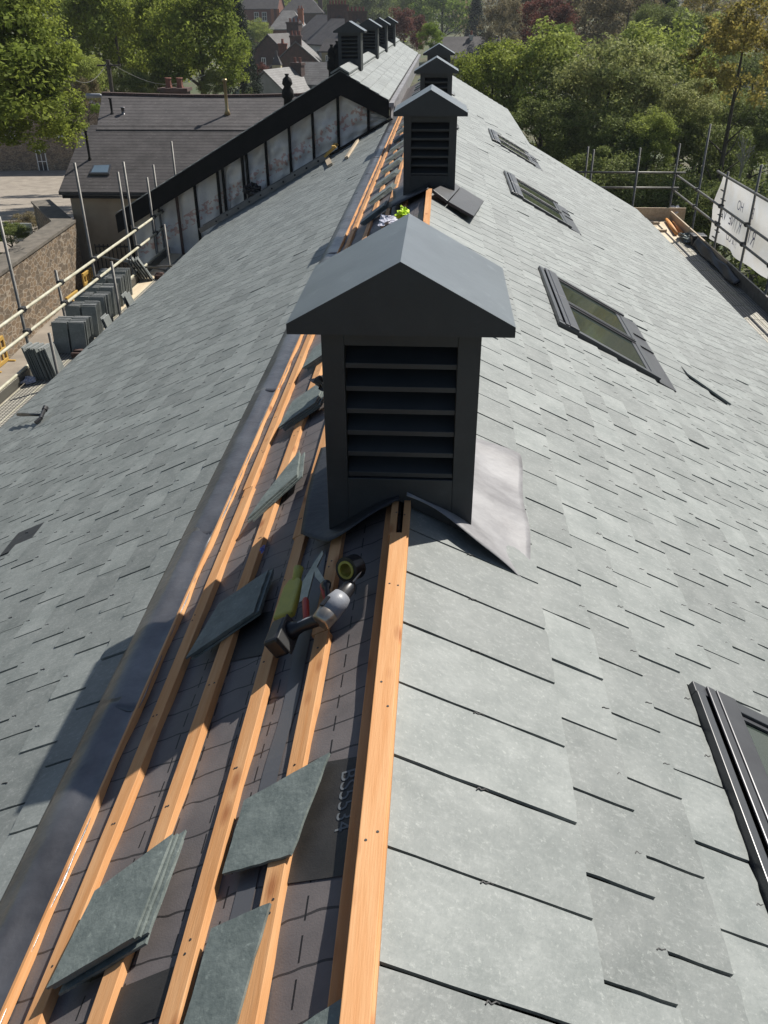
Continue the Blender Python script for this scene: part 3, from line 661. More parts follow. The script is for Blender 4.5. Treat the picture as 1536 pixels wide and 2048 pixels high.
crumple('blue_scrap', 'tiny blue scrap of wrapper on the membrane', 'scrap', P(525,1100,.0), (.008,.02,.006), mat('blue_wrapper', (.06,.08,.3), .4), seed=2)
hm = thing('claw_hammer', 'dark claw hammer lying over the left eave', 'hammer', L(4.46, 7.8, .02)); bpy.context.view_layer.update()
pa, pb = P(84,830,.05), P(36,829,.08)
mb = MB(); mb.lathe(pa, pb, [(0,.014),(.5,.015),(.75,.02),(1,.018)], 10); obj('handle', mb, M['plastic_black'], hm, True)
mb = MB(); pc = pa; mb.path([pc+Vector((0,.09,.03)), pc, pc+Vector((.01,-.06,-.01)), pc+Vector((-.02,-.12,-.03))], .02, 8); mb.tube(pc+Vector((0,.07,.02)), pc+Vector((0,.11,.035)), .028, 10); obj('head', mb, M['plastic_black'], hm)
for q0, q1, lb in (((693,315),(716,280),'yellow timber offcut lying on the far left slates'), ((660,330),(652,312),'short timber offcut beside the ladder head')):
    mb = MB(); mb.bar(P(*q0,.03), P(*q1,.03), .06 if q0[0] == 693 else .1, .04, nrm); tag(obj('timber_offcut', mb, M['timber_pale']), lb, 'timber')
# roof ladder at the foot of the foil gable
ld = thing('roof_ladder', 'grey aluminium roof ladder lying on slates below the foil gable', 'ladder', L(4.2, 18.3, 0)); bpy.context.view_layer.update()
M['alu'] = mat('ladder_metal', (.20,.20,.20), .45, (.14,.14,.14), 5, metal=.5)
for y in (18.25, 18.62):
    mb = MB(); mb.bar(L(5.6,y-.02,.09), L(2.45,y,.09), .035, .10, L(0,0,1)); obj('stile', mb, M['alu'], ld)
for k in range(11):
    mb = MB(); s = 5.45-.28*k; mb.tube(L(s,18.215,.09), L(s,18.62,.09), .02, 8); obj('rung', mb, M['black'], ld)
mb = MB(); mb.bar(L(2.5,18.25,.1), L(2.2,18.25,.16), .05, .05); mb.bar(L(2.5,18.62,.1), L(2.2,18.62,.16), .05, .05); mb.bar(L(2.25,18.2,.17), L(2.25,18.65,.17), .06, .06); obj('hook', mb, M['barrier'], ld)
crumple('tool_bag', 'dark tool bag at the foot of the foil gable', 'bag', L(4.35,18.9,.15), (.16,.14,.14), M['blackbag'], seed=11)

# ---------------------------------------------------------------- scaffolds
def scaffold(name, label): 
    t = thing(name, label, 'scaffolding'); t['local'] = 1; return t
def pole(t, x, y, z0, z1, m='steel'):
    mb = MB(); mb.tube((x,y,z0), (x+rng.normal(0,.01),y+rng.normal(0,.01),z1), .0242, 10); obj('standard', mb, M[m], t, True)
def rail(t, p, q, m='steel_pale', r=.0242):
    mb = MB(); mb.tube(p, q, r, 10); obj('ledger', mb, M[m], t, True)
def clamp(t, p):
    mb = MB(); x, y, z = p; mb.obox(p, (.045,0,0), (0,.05,0), (0,0,.04)); mb.tube((x-.07,y-.02,z), (x+.07,y+.02,z), .014, 6); obj('coupler', mb, M['clamp'], t, bevel=.01)
ls_ = scaffold('left_scaffold'.replace('left_',''), 'scaffold of pale tubes along the left eave carrying slate stacks')
DZ = -3.3; XO = -6.05; XI = -5.43
for (a, b) in (((0,432),(50,680)),((148,326),(192,560)),((247,323),(277,533)),((337,284),(365,460)),((308,328),(325,494)),((234,344),(254,462)),((293,354),(312,504)),((111,540),(127,618))):
    t0, b0 = atX(*a, XO-.06), atX(*b, XO-.06); y = (t0.y+b0.y)/2
    pole(ls_, XO-.05, y, -8, t0.z)
    if b0.z < -2.69: clamp(ls_, (XO-.02,y,-2.37)); clamp(ls_, (XO-.02,y,-2.71))
for (a, b) in (((96,666),(120,772)),((225,523),(244,645)),((329,448),(343,551)),((389,348),(404,494)),((462,356),(469,422))):
    B = atZ(*b, DZ); t0 = atY(*a, B.y); pole(ls_, B.x, B.y, -8, t0.z)
rail(ls_, (XO,-1,-2.37), (XO,22.05,-2.38)); rail(ls_, (XO,-1,-2.71), (XO,22.2,-2.72))
rail(ls_, (XO+.02,-1,-3.14), (XO+.02,21.6,-3.14))
rail(ls_, (XO-.1,17.0,-3.05), (-4.6,17.4,-3.05), 'steel', .02); rail(ls_, (-5.45,17.35,-3.2), (-7.4,18.4,-3.15), 'steel', .02)
for k in range(-1, 12):
    y = k*2.; mb = MB()
    mb.box(XO+.03, XO+.06, y, y+1.985, DZ, -3.16); obj('toe_board', mb, M['grating'], ls_)
for i in range(5):
    for k in range(-1, 8):
        y = k*3.; x = -5.96+.262*i; mb = MB(); mb.box(x, x+.25, y+.006, y+2.994, DZ-.05, DZ); 
        obj('deck_board', mb, M['grating'] if i % 2 else M['deck'] if k > 4 else M['grating'], ls_)
        mb = MB(); mb.box(x-.009, x+.003, y, y+3, DZ-.04, DZ+.006); obj('deck_edge', mb, M['steel_pale'], ls_)
rs_ = scaffold('scaffold', 'scaffold of grey tubes with a corner platform off the right eave')
DR = -3.2; XR = 6.0; YR = 22.9
for x, y, zt in ((3.75,YR,-1.48),(3.9,YR+.1,-1.56),(5.02,YR,-1.5),(5.95,YR,-1.4),(6.05,20.9,-.75),(6.05,19.0,-1.45),(6.05,17.2,-1.05),(6.05,15.6,-1.3),(6.05,13.4,-1.2),(6.05,11,-1.2),(4.9,22.3,-1.62)):
    pole(rs_, x, y, -8, zt)
    if x > 5.5: clamp(rs_, (XR+.02,y,-2.13)); clamp(rs_, (XR+.02,y,-2.5))
rail(rs_, (3.3,YR-.03,-2.07), (6.2,YR-.03,-2.07), 'steel'); rail(rs_, (3.3,YR-.03,-2.43), (6.1,YR-.03,-2.43), 'steel')
rail(rs_, (XR,23.0,-2.13), (XR,6,-2.13), 'steel'); rail(rs_, (XR,23.0,-2.5), (XR,6,-2.5), 'steel'); rail(rs_, (XR+.03,19.7,-1.55), (XR+.03,6,-1.53), 'steel', .028)
mb = MB(); mb.box(3.4, 6.35, YR-.1, YR-.06, DR, -2.9); obj('toe_board', mb, M['timber_pale'], rs_)
for k in range(6):
    mb = MB(); mb.box(XR-.06, XR-.025, 22.7-2.5*(k+1), 22.7-2.5*k-.02, DR, -2.95); obj('toe_board', mb, M['timber_pale'] if k < 2 else M['steel'], rs_)
for i in range(5):
    for k in range(7):
        x = 4.62+.27*i; y = 22.75-2.4*k; ply = k < 1
        if ply: continue
        mb = MB(); mb.box(x, x+.26, y-2.39, y, DR-.05, DR); obj('deck_board', mb, M['grating'], rs_)
        mb = MB(); mb.box(x-.009, x+.002, y-2.4, y, DR-.04, DR+.008); obj('deck_edge', mb, M['steel_pale'], rs_)
        for j in range(3): 
            mb = MB(); mb.box(x+.003, x+.26, y-.8*j-.03, y-.8*j-.012, DR, DR+.006); obj('deck_edge', mb, M['steel_pale'], rs_)
mb = MB(); mb.box(4.3, 5.93, 20.36, 22.75, DR-.05, DR+.004); obj('deck_board', mb, M['deck'], rs_)
for y in (21.4, 22.25):
    mb = MB(); mb.box(4.2, 5.6, y, y+.07, DR+.005, DR+.06); tag(obj('timber_batten', mb, M['timber_pale']), f'{"nearer" if y < 22 else "farther"} timber batten lying across the plywood platform', 'timber')
# banner tied to the right scaffold
bt = thing('banner', 'sun bleached cloth banner with mirrored lettering tied to the right scaffold', 'banner', (XR+.1,17,-2.2)); bpy.context.view_layer.update()
def ban(u, v):
    y = 19.55-u*4.0; z = -1.58-v*(1.34-.12*u) 
    return (XR+.10+.03*math.sin(y*4+v*3)+.05*v*math.sin(y*2.1)+.02*math.sin(v*9+y), y+.1*math.sin(v*3)*(1-u), z)
mb = MB(); mb.grid(ban, 90, 16); obj('cloth', mb, M['banner'], bt, True)
for txt, y, z, sz in (('HO', 18.15, -1.98, .30), ('B', 16.8, -1.98, .30), ('RTNE VA', 19.35-.95, -2.30, .34), ('RT', 17.2, -2.30, .34), ('OUR', 18.0, -2.62, .28)):
    pass
def btext(txt, yend, z, sz):   # reads correctly from outside (+X side), so it shows reversed from the roof
    q = text_mesh(txt, sz, frame_m((XR+.072, yend, z), (0,1,0), (0,0,1)), M['banner_text'], 'lettering', bt); q.matrix_parent_inverse = bt.matrix_basis.inverted()
btext('HO', 17.75, -2.02, .26); btext('B', 17.1, -2.02, .3); btext('RTNE  VA', 17.65, -2.38, .34); btext('RT', 16.75, -2.45, .4); btext('S & CO', 17.7, -2.68, .24)
for k in range(7):
    mb = MB(); y = 19.3-.12*(k % 2); z = -1.85-.16*k; mb.bar((XR+.05,y,z), (XR+.05,y-.28,z), .012, .035, (1,0,0)); obj('tape_strip', mb, M['clamp'], bt)
# things on the right platform
tb = [((1335,432),(1358,462)),((1347,433),(1366,458)),((1357,436),(1372,452))]
for k, nm in enumerate(('left','middle','right')):
    a_, b_ = atZ(1334+11*k, 439, DR+.06), atZ(1353+11*k, 467, DR+.06); mb = MB(); mb.tube(a_, b_, .045, 12); tag(obj('cardboard_tube', mb, M['kraft'], smooth=True), f'orange brown tube on the platform, {nm} one of three', 'tube', 'tubes on the right platform')
q_ = atZ(1348,438,DR); crumple('plastic_sheet', 'clear crumpled plastic sheet against the platform corner', 'sheet', (q_.x,q_.y,DR+.05), (.17,.16,.16), M['sheet'], seed=21)
q_ = atZ(1303,426,DR); crumple('paper_sacks', 'white paper sacks at the back of the platform', 'sacks', (q_.x,q_.y,DR+.02), (.24,.12,.05), M['sheet'], seed=22)
q_ = atZ(1374,482,DR); crumple('tarp_heap', 'grey tarpaulin folded on the platform beside the tubes', 'tarpaulin', (q_.x,q_.y,DR+.03), (.15,.3,.09), M['slate_loose'], seed=23)
q_ = atZ(1396,493,DR); mb = MB(); mb.box(q_.x-.15,q_.x+.15,q_.y,q_.y+.3,DR+.001,DR+.2); mb.box(q_.x-.165,q_.x+.165,q_.y-.015,q_.y+.315,DR+.2,DR+.24); tag(obj('storage_box', mb, M['blackbag'], bevel=.02), 'dark lidded tool box on the right platform', 'box')
mb = MB(); mb.grid(lambda u, v: (5.84+.09*v+.01*math.sin(u*20), 19.9-u*3.2, DR+.03+.2*v*(1-.4*u)+.02*math.sin(u*14+v*4)), 40, 6); tag(obj('tarp_roll', mb, M['blackbag'], smooth=True, solid=.03), 'dark tarpaulin draped along the right toe board', 'tarpaulin')

# ---------------------------------------------------------------- slate stacks on the left scaffold
smesh = {}
def stack_slate(c, nx, tilt, label, group, w=.25, h=.5, rz=0):
    key = (w, h)
    if key not in smesh:
        mb = MB(); mb.box(-w/2, w/2, -.005, .005, 0, h); mb.m[1] = 1; o = obj('roofing_slate', mb, [M['slate'], M['sunlit_cut_edge']]); smesh[key] = o
    else: o = smesh[key].copy(); COL.objects.link(o)
    o.location = c; o.rotation_euler = (tilt, 0, rz); tag(o, label, 'slate', group); return o
def row(px, py, n, x_off, label, group, step=.03, tilt=-.12, rz=0, dxy=(0,1)):
    p = atZ(px, py, DZ)
    for i in range(n):
        stack_slate((p.x+x_off+dxy[0]*step*i+rng.normal(0,.008), p.y+dxy[1]*step*i, DZ+.004+abs(rng.normal(0,.012))), 0, tilt+rng.normal(0,.008), label, group, rz=rz)
row(80,755,13,0, 'upright slate in the nearest stack on the left deck, edges to the camera', 'nearest slates on the left deck', .03, -.22, PI/2-.15, (1,0))
row(128,708,11,0,'upright slate in the second stack on the left deck, left column', 'second stack left column'); row(128,708,12,.27,'upright slate in the second stack on the left deck, right column', 'second stack right column')
row(205,690,3,.25,'pale slate leaning against the side of the second stack', 'slates leaning on the second stack', .02, -.3, PI/2, (1,0))
for k, (px, py) in enumerate(((152,672),(172,652),(190,632),(205,612),(216,598))):
    row(px,py,9,0,f'upright slate, left column, {ordn[k]} group of the far block on left deck', f'far slates left column {ordn[k]} group'); row(px,py,10,.27,f'upright slate, right column, {ordn[k]} group of the far block on left deck', f'far slates right column {ordn[k]} group')
row(262,640,3,.1,'pale slate leaning against the side of the far slate block', 'slates leaning on the far block', .02, -.35, PI/2, (1,0))
row(285,560,5,0,'dark slate leaning in the small group beyond the far slate block', 'small leaning group on the deck', .05, -.5, PI/2+.3, (1,.2))
for px, py, lb in ((322,558,'small stone block on the left deck beside the eave'), (160,715,'dark timber block in front of the second slate stack')):
    p = atZ(px, py, DZ); mb = MB(); mb.box(p.x-.12,p.x+.12,p.y-.05,p.y+.1,DZ+.001,DZ+.09); mb.box(p.x-.1,p.x+.05,p.y,p.y+.08,DZ+.09,DZ+.12); tag(obj('block', mb, M['brick_dark'], bevel=.01), lb, 'block')
p = atZ(57,765,DZ); crumple('litter', 'white and blue crumpled wrapper on the left deck', 'wrapper', (p.x,p.y,DZ+.01), (.09,.12,.04), M['bag'], seed=31)
p = atZ(355,545,DZ); mb = MB(); mb.hexa([atY(374,437,20.3),atY(380,437,20.3),atY(394,465,20.4),atY(390,468,20.4)],[Vector(q)+Vector((0,.02,.004)) for q in (atY(374,437,20.3),atY(380,437,20.3),atY(394,465,20.4),atY(390,468,20.4))]); tag(obj('cut_slate', mb, M['slate']), 'pale pointed slate cutting standing by the far left rails', 'slate')

# ---------------------------------------------------------------- yard: boundary wall, gate, barriers
bw = thing('stone_boundary_wall', 'tall rubble stone boundary wall left of the scaffold', 'wall', (-13.6,25,-8)); bpy.context.view_layer.update()
mb = MB(); A, B = Vector((-12.7,16,0)), Vector((-13.95,33,0)); sd = Vector((-.45,-.03,0)); Z = Vector((0,0,1))
def wallseg(mb, A, B, z0, z1, w):
    d = (B-A).normalized(); s = Vector((-d.y, d.x, 0))*w; mb.hexa([A+Z*z0, A+s+Z*z0, B+s+Z*z0, B+Z*z0][::-1], [A+Z*z1, A+s+Z*z1, B+s+Z*z1, B+Z*z1][::-1])
wallseg(mb, A, B, -8.1, -5.55, .75); wallseg(mb, B+Vector((-.02,0,0)), Vector((-16.6,37,0)), -8.1, -5.56, .7); obj('stonework', mb, M['stone'], bw)
mb = MB(); off = Vector((.04,0,0)); wallseg(mb, A+off, B+off, -5.548, -5.45, .85); wallseg(mb, B+Vector((-.1,.1,0)), Vector((-16.6,37.05,0)), -5.547, -5.46, .78); obj('coping', mb, M['coping'], bw)
gt = thing('iron_gate', 'black iron gate and railings below the cream house', 'gate', (-12,32,-8)); bpy.context.view_layer.update()
mb = MB(); x = -13.4
while x < -8: mb.tube((x,33.2,-8), (x,33.2,-6.4), .025, 6); x += .17
obj('bars', mb, M['gate'], gt)
mb = MB(); mb.tube((-13.4,33.2,-6.5), (-8,33.2,-6.5), .04, 6); mb.tube((-13.4,33.2,-7.8), (-8,33.2,-7.8), .04, 6); obj('gate_rail', mb, M['gate'], gt)
for k, (px, py, lb) in enumerate(((182,585,'yellow barrier on the ground behind the far slate block'), (152,635,'yellow barrier standing behind the second slate stack'), (2,735,'yellow barrier at the left edge beyond the scaffold'))):
    p = atZ(px, py, -8); mb = MB(); w = .5
    for z in (.1,.45,.8): mb.box(p.x-.04,p.x+.04,p.y-w,p.y+w,-8+z-.06,-8+z+.06)
    for i in range(5): y = p.y-w+i*w/2; mb.box(p.x-.03,p.x+.03,y-.04,y+.04,-7.95,-7.2)
    mb.box(p.x-.25,p.x+.25,p.y-w-.03,p.y-w+.05,-8,-7.93); mb.box(p.x-.25,p.x+.25,p.y+w-.05,p.y+w+.03,-8,-7.93)
    tag(obj('safety_barrier', mb, M['barrier'], bevel=.01), lb, 'barrier')
mb = MB(); p = atY(45,463,37); mb.box(p.x-.45,p.x+.45,p.y,p.y+.04,p.z-.35,p.z+.35); mb.tube((p.x-.3,p.y+.06,-8),(p.x-.3,p.y+.06,p.z),.03); mb.tube((p.x+.3,p.y+.06,-8),(p.x+.3,p.y+.06,p.z),.03); tag(obj('notice_board', mb, M['white']), 'small white notice board on the bank beyond the stone wall', 'sign')

# ---------------------------------------------------------------- houses
def house(name, label, cx, cy, zg, Ln, Wd, he, hr, rz, wall, roof, wins=(), chims=(), hip=0, gablem=None, over=.25):
    t = thing(name, label, 'house', (cx,cy,zg)); t.rotation_euler = (0,0,rz); t['local'] = 1
    l, w = Ln/2, Wd/2; mb = MB()
    mb.box(-l,l,-w,w,0,he)
    if not hip: 
        for sx in (-1,1): mb.prism([(sx*l,-w,he),(sx*l,w,he),(sx*l,0,hr-.12)][::sx], (-sx*.25,0,0))
    obj('wall', mb, wall, t)
    mb = MB(); th = .14; sl_ = (hr-he)/w; ez = he-over*sl_; h_ = hip
    for sy in (-1,1):
        a = [(-l-over,sy*(w+over),ez),(l+over,sy*(w+over),ez),(l+over-h_,0,hr),(-l-over+h_,0,hr)]
        if sy > 0: a = a[::-1]
        mb.hexa(a, [(x,y,z+th) for x, y, z in a])
    if hip:
        for sx in (-1,1):
            a = [(sx*(l+over),-(w+over),ez),(sx*(l+over),w+over,ez),(sx*(l+over-h_),.01,hr),(sx*(l+over-h_),-.01,hr)]
            if sx < 0: a = a[::-1]
            mb.hexa(a, [(x,y,z+th) for x, y, z in a])
    rf = obj('roof', mb, roof, t)
    for cxx, cyy, cw, cd, ztop, npots, cm in chims:
        mb = MB(); mb.box(cxx-cw/2,cxx+cw/2,cyy-cd/2,cyy+cd/2,he,ztop-.2); mb.box(cxx-cw/2-.07,cxx+cw/2+.07,cyy-cd/2-.07,cyy+cd/2+.07,ztop-.2,ztop); ch = obj('chimney', mb, [cm, M['pot']], rf)
        mb.mi = 1
        for k in range(npots):
            px = cxx+(k-(npots-1)/2)*cw/max(npots,1) if cw >= cd else cxx; py = cyy if cw >= cd else cyy+(k-(npots-1)/2)*cd/npots
            mb.lathe((px,py,ztop),(px,py,ztop+.42),[(0,.14),(.85,.11),(.9,.14),(1,.13)],8)
        me = ch.data; me.clear_geometry(); me.from_pydata(mb.v, [], mb.f); me.polygons.foreach_set('material_index', mb.m)
    for face, u, z, ww, hh in wins:
        f = MB(); g = MB()
        def q(mbx, u0, u1, z0, z1, d0, d1):
            if face == 'f': mbx.box(u0,u1,-w-d1,-w-d0,z0,z1)
            elif face == 'b': mbx.box(u0,u1,w+d0,w+d1,z0,z1)
            elif face == 'l': mbx.box(-l-d1,-l-d0,u0,u1,z0,z1)
            else: mbx.box(l+d0,l+d1,u0,u1,z0,z1)
        q(g, u-ww/2+.06, u+ww/2-.06, z+.06, z+hh-.06, .01, .03)
        q(f, u-ww/2, u-ww/2+.08, z, z+hh, .005, .06); q(f, u+ww/2-.08, u+ww/2, z, z+hh, .005, .06); q(f, u-ww/2+.08, u+ww/2-.08, z, z+.08, .005, .06); q(f, u-ww/2+.08, u+ww/2-.08, z+hh-.08, z+hh, .005, .06)
        q(f, u-.03, u+.03, z+.08, z+hh-.08, .03, .055); q(f, u-ww/2+.08, u-.03, z+hh*.5-.03, z+hh*.5+.03, .03, .055); q(f, u+.03, u+ww/2-.08, z+hh*.5-.03, z+hh*.5+.03, .03, .055)
        q(f, u-ww/2-.08, u+ww/2+.08, z-.1, z, .005, .12)
        fo_ = obj('window', f, M['white'], t); obj('pane', g, M['pane_dark'], fo_)
    return t, rf
# neighbour with two dark slate roofs, built from its own corners
nb = thing('cream_house', 'cream rendered house with two stepped dark slate roofs left of the gable', 'house'); nb['local'] = 1
mb = MB(); mb.box(-14.5,-5.5,34.25,37.4,-8,-4.75); mb.prism([(-14.45,34.3,-4.75),(-14.45,37.4,-4.75),(-14.45,37.4,-3.05)],(.3,0,0)); obj('wall', mb, M['render'], nb)
mb = MB(); mb.box(-14.4,-4.4,37.4,43,-8,-3.1); mb.prism([(-14.3,37.6,-3.1),(-14.3,43,-3.1),(-14.3,40.2,-1.95)],(.3,0,0)); obj('wall', mb, M['render_grey'], nb)
def slab(a, b, c, d, th=.12): return MB().hexa([a,b,c,d], [Vector(p)+Vector((0,0,th)) for p in (a,b,c,d)])
q = [atY(118,390,33.9), Vector((-5.3,33.9,0)), Vector((-5.3,37.5,0)), atY(170,256,37.5)]; q[1].z = q[0].z; q[2].z = q[3].z
r1 = obj('roof', slab(*q), M['roof_old'], nb)
a, d_ = atY(194,262,37.2), atY(205,190,40.2)
sagp = MB(); sagp.grid(lambda u, v: Vector((a.x+(-4.6-a.x)*u+(d_.x-a.x)*v*(1-u), a.y+(d_.y-a.y)*v, a.z+(d_.z-a.z)*v-.10*math.sin(u*PI)*v*(1 if u < .8 else 1))), 24, 6)
r2 = obj('roof', sagp, M['roof_old'], nb, solid=.12)
mb = MB(); mb.hexa([(d_.x,40.2,d_.z-.1),(-4.6,40.2,d_.z-.1),(-4.6,43.2,-3.2),(a.x,43.2,-3.2)],[(d_.x,40.2,d_.z),(-4.6,40.2,d_.z),(-4.6,43.2,-3.05),(a.x,43.2,-3.05)]); obj('roof', mb, M['roof_old'], nb)
mb = MB()
for k in range(20):
    u0, u1 = k/20, (k+.97)/20; f_ = lambda u: Vector((d_.x+(-4.6-d_.x)*u, 40.2, d_.z+.06-.10*math.sin(u*PI)))
    mb.bar(f_(u0), f_(u1), .24, .12)
obj('ridge_tiles', mb, M['brick_dark'], nb)
def on_quad(Q, px, py):
    n_ = (Vector(Q[1])-Vector(Q[0])).cross(Vector(Q[3])-Vector(Q[0])); return pl(px, py, n_, n_.dot(Vector(Q[0])))
def flue(p, h, r, m, name='flue'):
    mb = MB(); mb.lathe(p-Vector((0,0,.1)), p+Vector((0,0,h)), [(0,r*2.2),(.14,r*1.3),(.16,r),(.93,r),(.94,r*1.7),(1,r*1.5)], 10); return obj(name, mb, m, nb, True)
Q2 = [a, Vector((-4.6,37.2,a.z)), None, d_]
flue(on_quad(Q2,455,230)+Vector((0,0,.1)), 1.25, .065, mat('brass_flue',(.38,.29,.15),.4,metal=.7)); flue(on_quad(Q2,225,230)+Vector((0,0,.1)), .55, .05, M['black']); flue(on_quad(Q2,247,230)+Vector((0,0,.08)), .22, .07, M['lead'])
Q1 = q; flue(on_quad(Q1,181,325)+Vector((0,0,.1)), 1.1, .05, M['black'])
o_ = Vector((0,0,.15)); c4 = [on_quad(Q1,*p)+o_ for p in ((180,358),(220,358),(224,340),(188,341))]
mb = MB(); mb.prism(c4, (0,0,.06)); rw = obj('roof_window', mb, M['frame'], nb)
cc = sum(c4, Vector())/4; mb = MB(); mb.prism([cc+(p-cc)*.82+Vector((0,0,.062)) for p in c4], (0,0,.01)); obj('pane', mb, mat('sky_pane',(.12,.17,.22),.05), rw)
mb = MB(); mb.box(-11.95,-11.0,34.22,34.249,-7.9,-6.0); obj('door', mb, M['pane_dark'], nb)
mb = MB(); mb.box(-14.6,-5.3,33.78,33.9,q[0].z-.1,q[0].z+.02); obj('gutter', mb, M['black'], nb)

def H(px, py, Y): return atY(px, py, Y)
BASE = -13.
def houseF(name, label, px, py, Y, r, Ln, Wd, rise, wall, roof, wins=(), chims=(), hip=0, base=BASE):   # anchored at the middle of its front eave
    p = H(px, py, Y); he = p.z-base; n_ = Vector((math.sin(r), -math.cos(r), 0)); c = p-n_*(Wd/2)
    return house(name, label, c.x, c.y, base, Ln, Wd, he, he+rise, r, wall, roof, [(f_, u, he+z, w_, h_) for f_, u, z, w_, h_ in wins], [(x, y, w_, d_, he+z, n__, m_) for x, y, w_, d_, z, n__, m_ in chims], hip)
def houseG(name, label, px, py, Y, r, Ln, Wd, rise, wall, roof, wins=(), chims=(), base=BASE):    # anchored at the middle of its near gable, at eave height
    p = H(px, py, Y); he = p.z-base; c = p+Vector((math.cos(r), math.sin(r), 0))*(Ln/2)
    return house(name, label, c.x, c.y, base, Ln, Wd, he, he+rise, r, wall, roof, [(f_, u, he+z, w_, h_) for f_, u, z, w_, h_ in wins], [(x, y, w_, d_, he+z, n__, m_) for x, y, w_, d_, z, n__, m_ in chims], over=.12)
houseG('grey_gable_house', 'grey rendered gable house with a pale slate roof just beyond the foil gable', 531, 189, 80, 1.24, 6.5, 4.3, 1.75, M['render_grey'], M['roof_pale'], chims=((2.0,-.5,.7,1.0,2.2,2,M['brick_dark']),))
houseF('pale_roofed_extension', 'low building with pale slate roof right of the grey gable house', 618, 168, 84, -.25, 4.2, 4.6, 1.5, M['render_grey'], M['roof_pale'])
houseG('brick_gable_house', 'dark brick gable house with a pale coped roof and chimney stack', 594, 143, 102, PI/2+.08, 8, 6.8, 2.75, M['brick_dark'], M['roof_pale'], chims=((-3.4,0,1.0,1.2,3.4,3,M['brick_dark']),(-1.5,1.6,.9,.9,2.6,2,M['brick'])))
houseG('slate_cottage', 'dark slate roofed cottage with a wide chimney stack beside the conifer', 538, 106, 116, PI/2-.35, 9, 4.6, 1.9, M['brick_dark'], M['roof_old'], wins=(('l',-.9,-1.7,.6,1.2),('l',.8,-1.7,.6,1.2)), chims=((2.2,0,1.0,1.7,3.2,3,M['brick_dark']),))
houseF('terrace_house', 'white rendered terrace house nearest the vents', 636, 88, 112, -1.02, 7.0, 7, 2.4, M['render_white'], M['roof_old'], wins=(('f',-1.9,-2.1,.95,1.5),('f',1.9,-2.1,.95,1.5),('f',0,-2.1,.95,1.5),('f',2.,-5,.95,1.5)), chims=((3.0,0,.9,2.4,3.3,5,M['brick_dark']),))
houseF('terrace_house', 'grey rendered terrace house behind the white one', 606, 79, 119, -1.02, 6.4, 7, 2.5, M['render_grey'], M['roof_old'], wins=(('f',-1.5,-2.1,.95,1.5),('f',1.4,-2.1,.95,1.5)), chims=((2.9,0,.9,2.4,3.7,6,M['brick_dark']),))
houseF('yellow_cottage', 'pale yellow rendered cottage half hidden behind the first wing vent', 664, 102, 104, -.35, 2.6, 3.2, 1.0, M['render_yellow'], M['roof_old'], wins=(('f',-.55,-1.5,.45,1.1),('f',.6,-1.5,.45,1.1)))
houseF('hipped_house', 'brick house with a pale hipped slate roof and orange stack', 574, 58, 165, .05, 5.8, 7.5, 2.6, M['brick'], M['roof_pale'], wins=(('f',1.6,-1.7,.9,1.2),), chims=((2.2,-1.2,.9,.9,3.0,2,M['brick_orange']),), hip=2.2)
houseF('dark_roof_house', 'large dark slate roofed house at the top of the village', 603, 25, 200, .05, 8.6, 8, 3.4, M['brick_dark'], M['roof_old'], wins=(('f',0,-1.8,1,1.3),), chims=((3.6,0,.9,.9,3.4,2,M['brick_dark']),), hip=3.8)
t_, r_ = houseF('red_brick_house', 'red brick house with white sash windows and orange corner piers', 519, 17, 206, -.04, 7.4, 8, 3.2, M['brick'], M['roof_old'], wins=tuple(('f',u,z,1.0,1.65) for u, z in ((-.75,-2.3),(.95,-2.3),(1.2,-6.3))))
he_ = H(519,17,206).z-BASE
mb = MB(); mb.box(2.45,3.05,-4.3,-3.9,0,he_-.1); mb.box(3.75,4.3,-4.3,-3.7,0,he_-.1); obj('pier', mb, M['brick_orange'], t_)
houseF('stone_outbuilding', 'low slate roofed building behind the second vent', 936, 116, 108, .1, 7.2, 6, 1.9, M['stone'], M['roof_old'], chims=((.6,-.4,.35,.35,2.2,1,M['render_white']),))
houseG('small_gable', 'small pale gabled house behind the third vent', 886, 92, 128, PI/2+.15, 4, 2.6, 1.1, M['render_white'], M['roof_old'])
p = H(555,147,92); mb = MB(); mb.box(p.x-.42,p.x+.42,p.y-.42,p.y+.42,BASE,p.z+.75); tt = tag(obj('turret', mb, M['render_yellow']), 'small cream turret with a slate pyramid roof beside the brick gable', 'turret')
mb = MB(); mb.lathe((p.x,p.y,p.z+.75),(p.x,p.y,p.z+1.6),[(0,.66),(1,.14)],4); mb.lathe((p.x,p.y,p.z+1.55),(p.x,p.y,p.z+1.95),[(0,.14),(1,.12)],8); tr_ = obj('roof', mb, M['roof_old'], tt)
p = H(78,300,88); house('stone_cottage', 'rubble stone cottage with white windows half hidden by the left tree', p.x, 91, -12.6, 13, 6, 6.2, 8.6, .1, M['stone'], M['roof_old'], wins=(('f',2.0,3.5,.95,1.15),('f',-2.8,3.3,.95,1.15),('f',-.2,.2,.95,2.1)))
mb = MB(); p = H(358,186,49); mb.box(p.x-.9,p.x+.5,48.6,49.4,-8,p.z+.1); mb.box(p.x-1,p.x+.6,48.5,49.5,p.z+.1,p.z+.25); mb.mi = 1
for x in (-.5,.1): mb.lathe((p.x+x,49,p.z+.25),(p.x+x,49,p.z+.72),[(0,.2),(.3,.16),(.9,.15),(.95,.2),(1,.18)],8)
tag(obj('chimney_stack', mb, [M['brick_dark'], M['pot']]), 'stone chimney stack with red pots behind the dark slate roof', 'chimney')
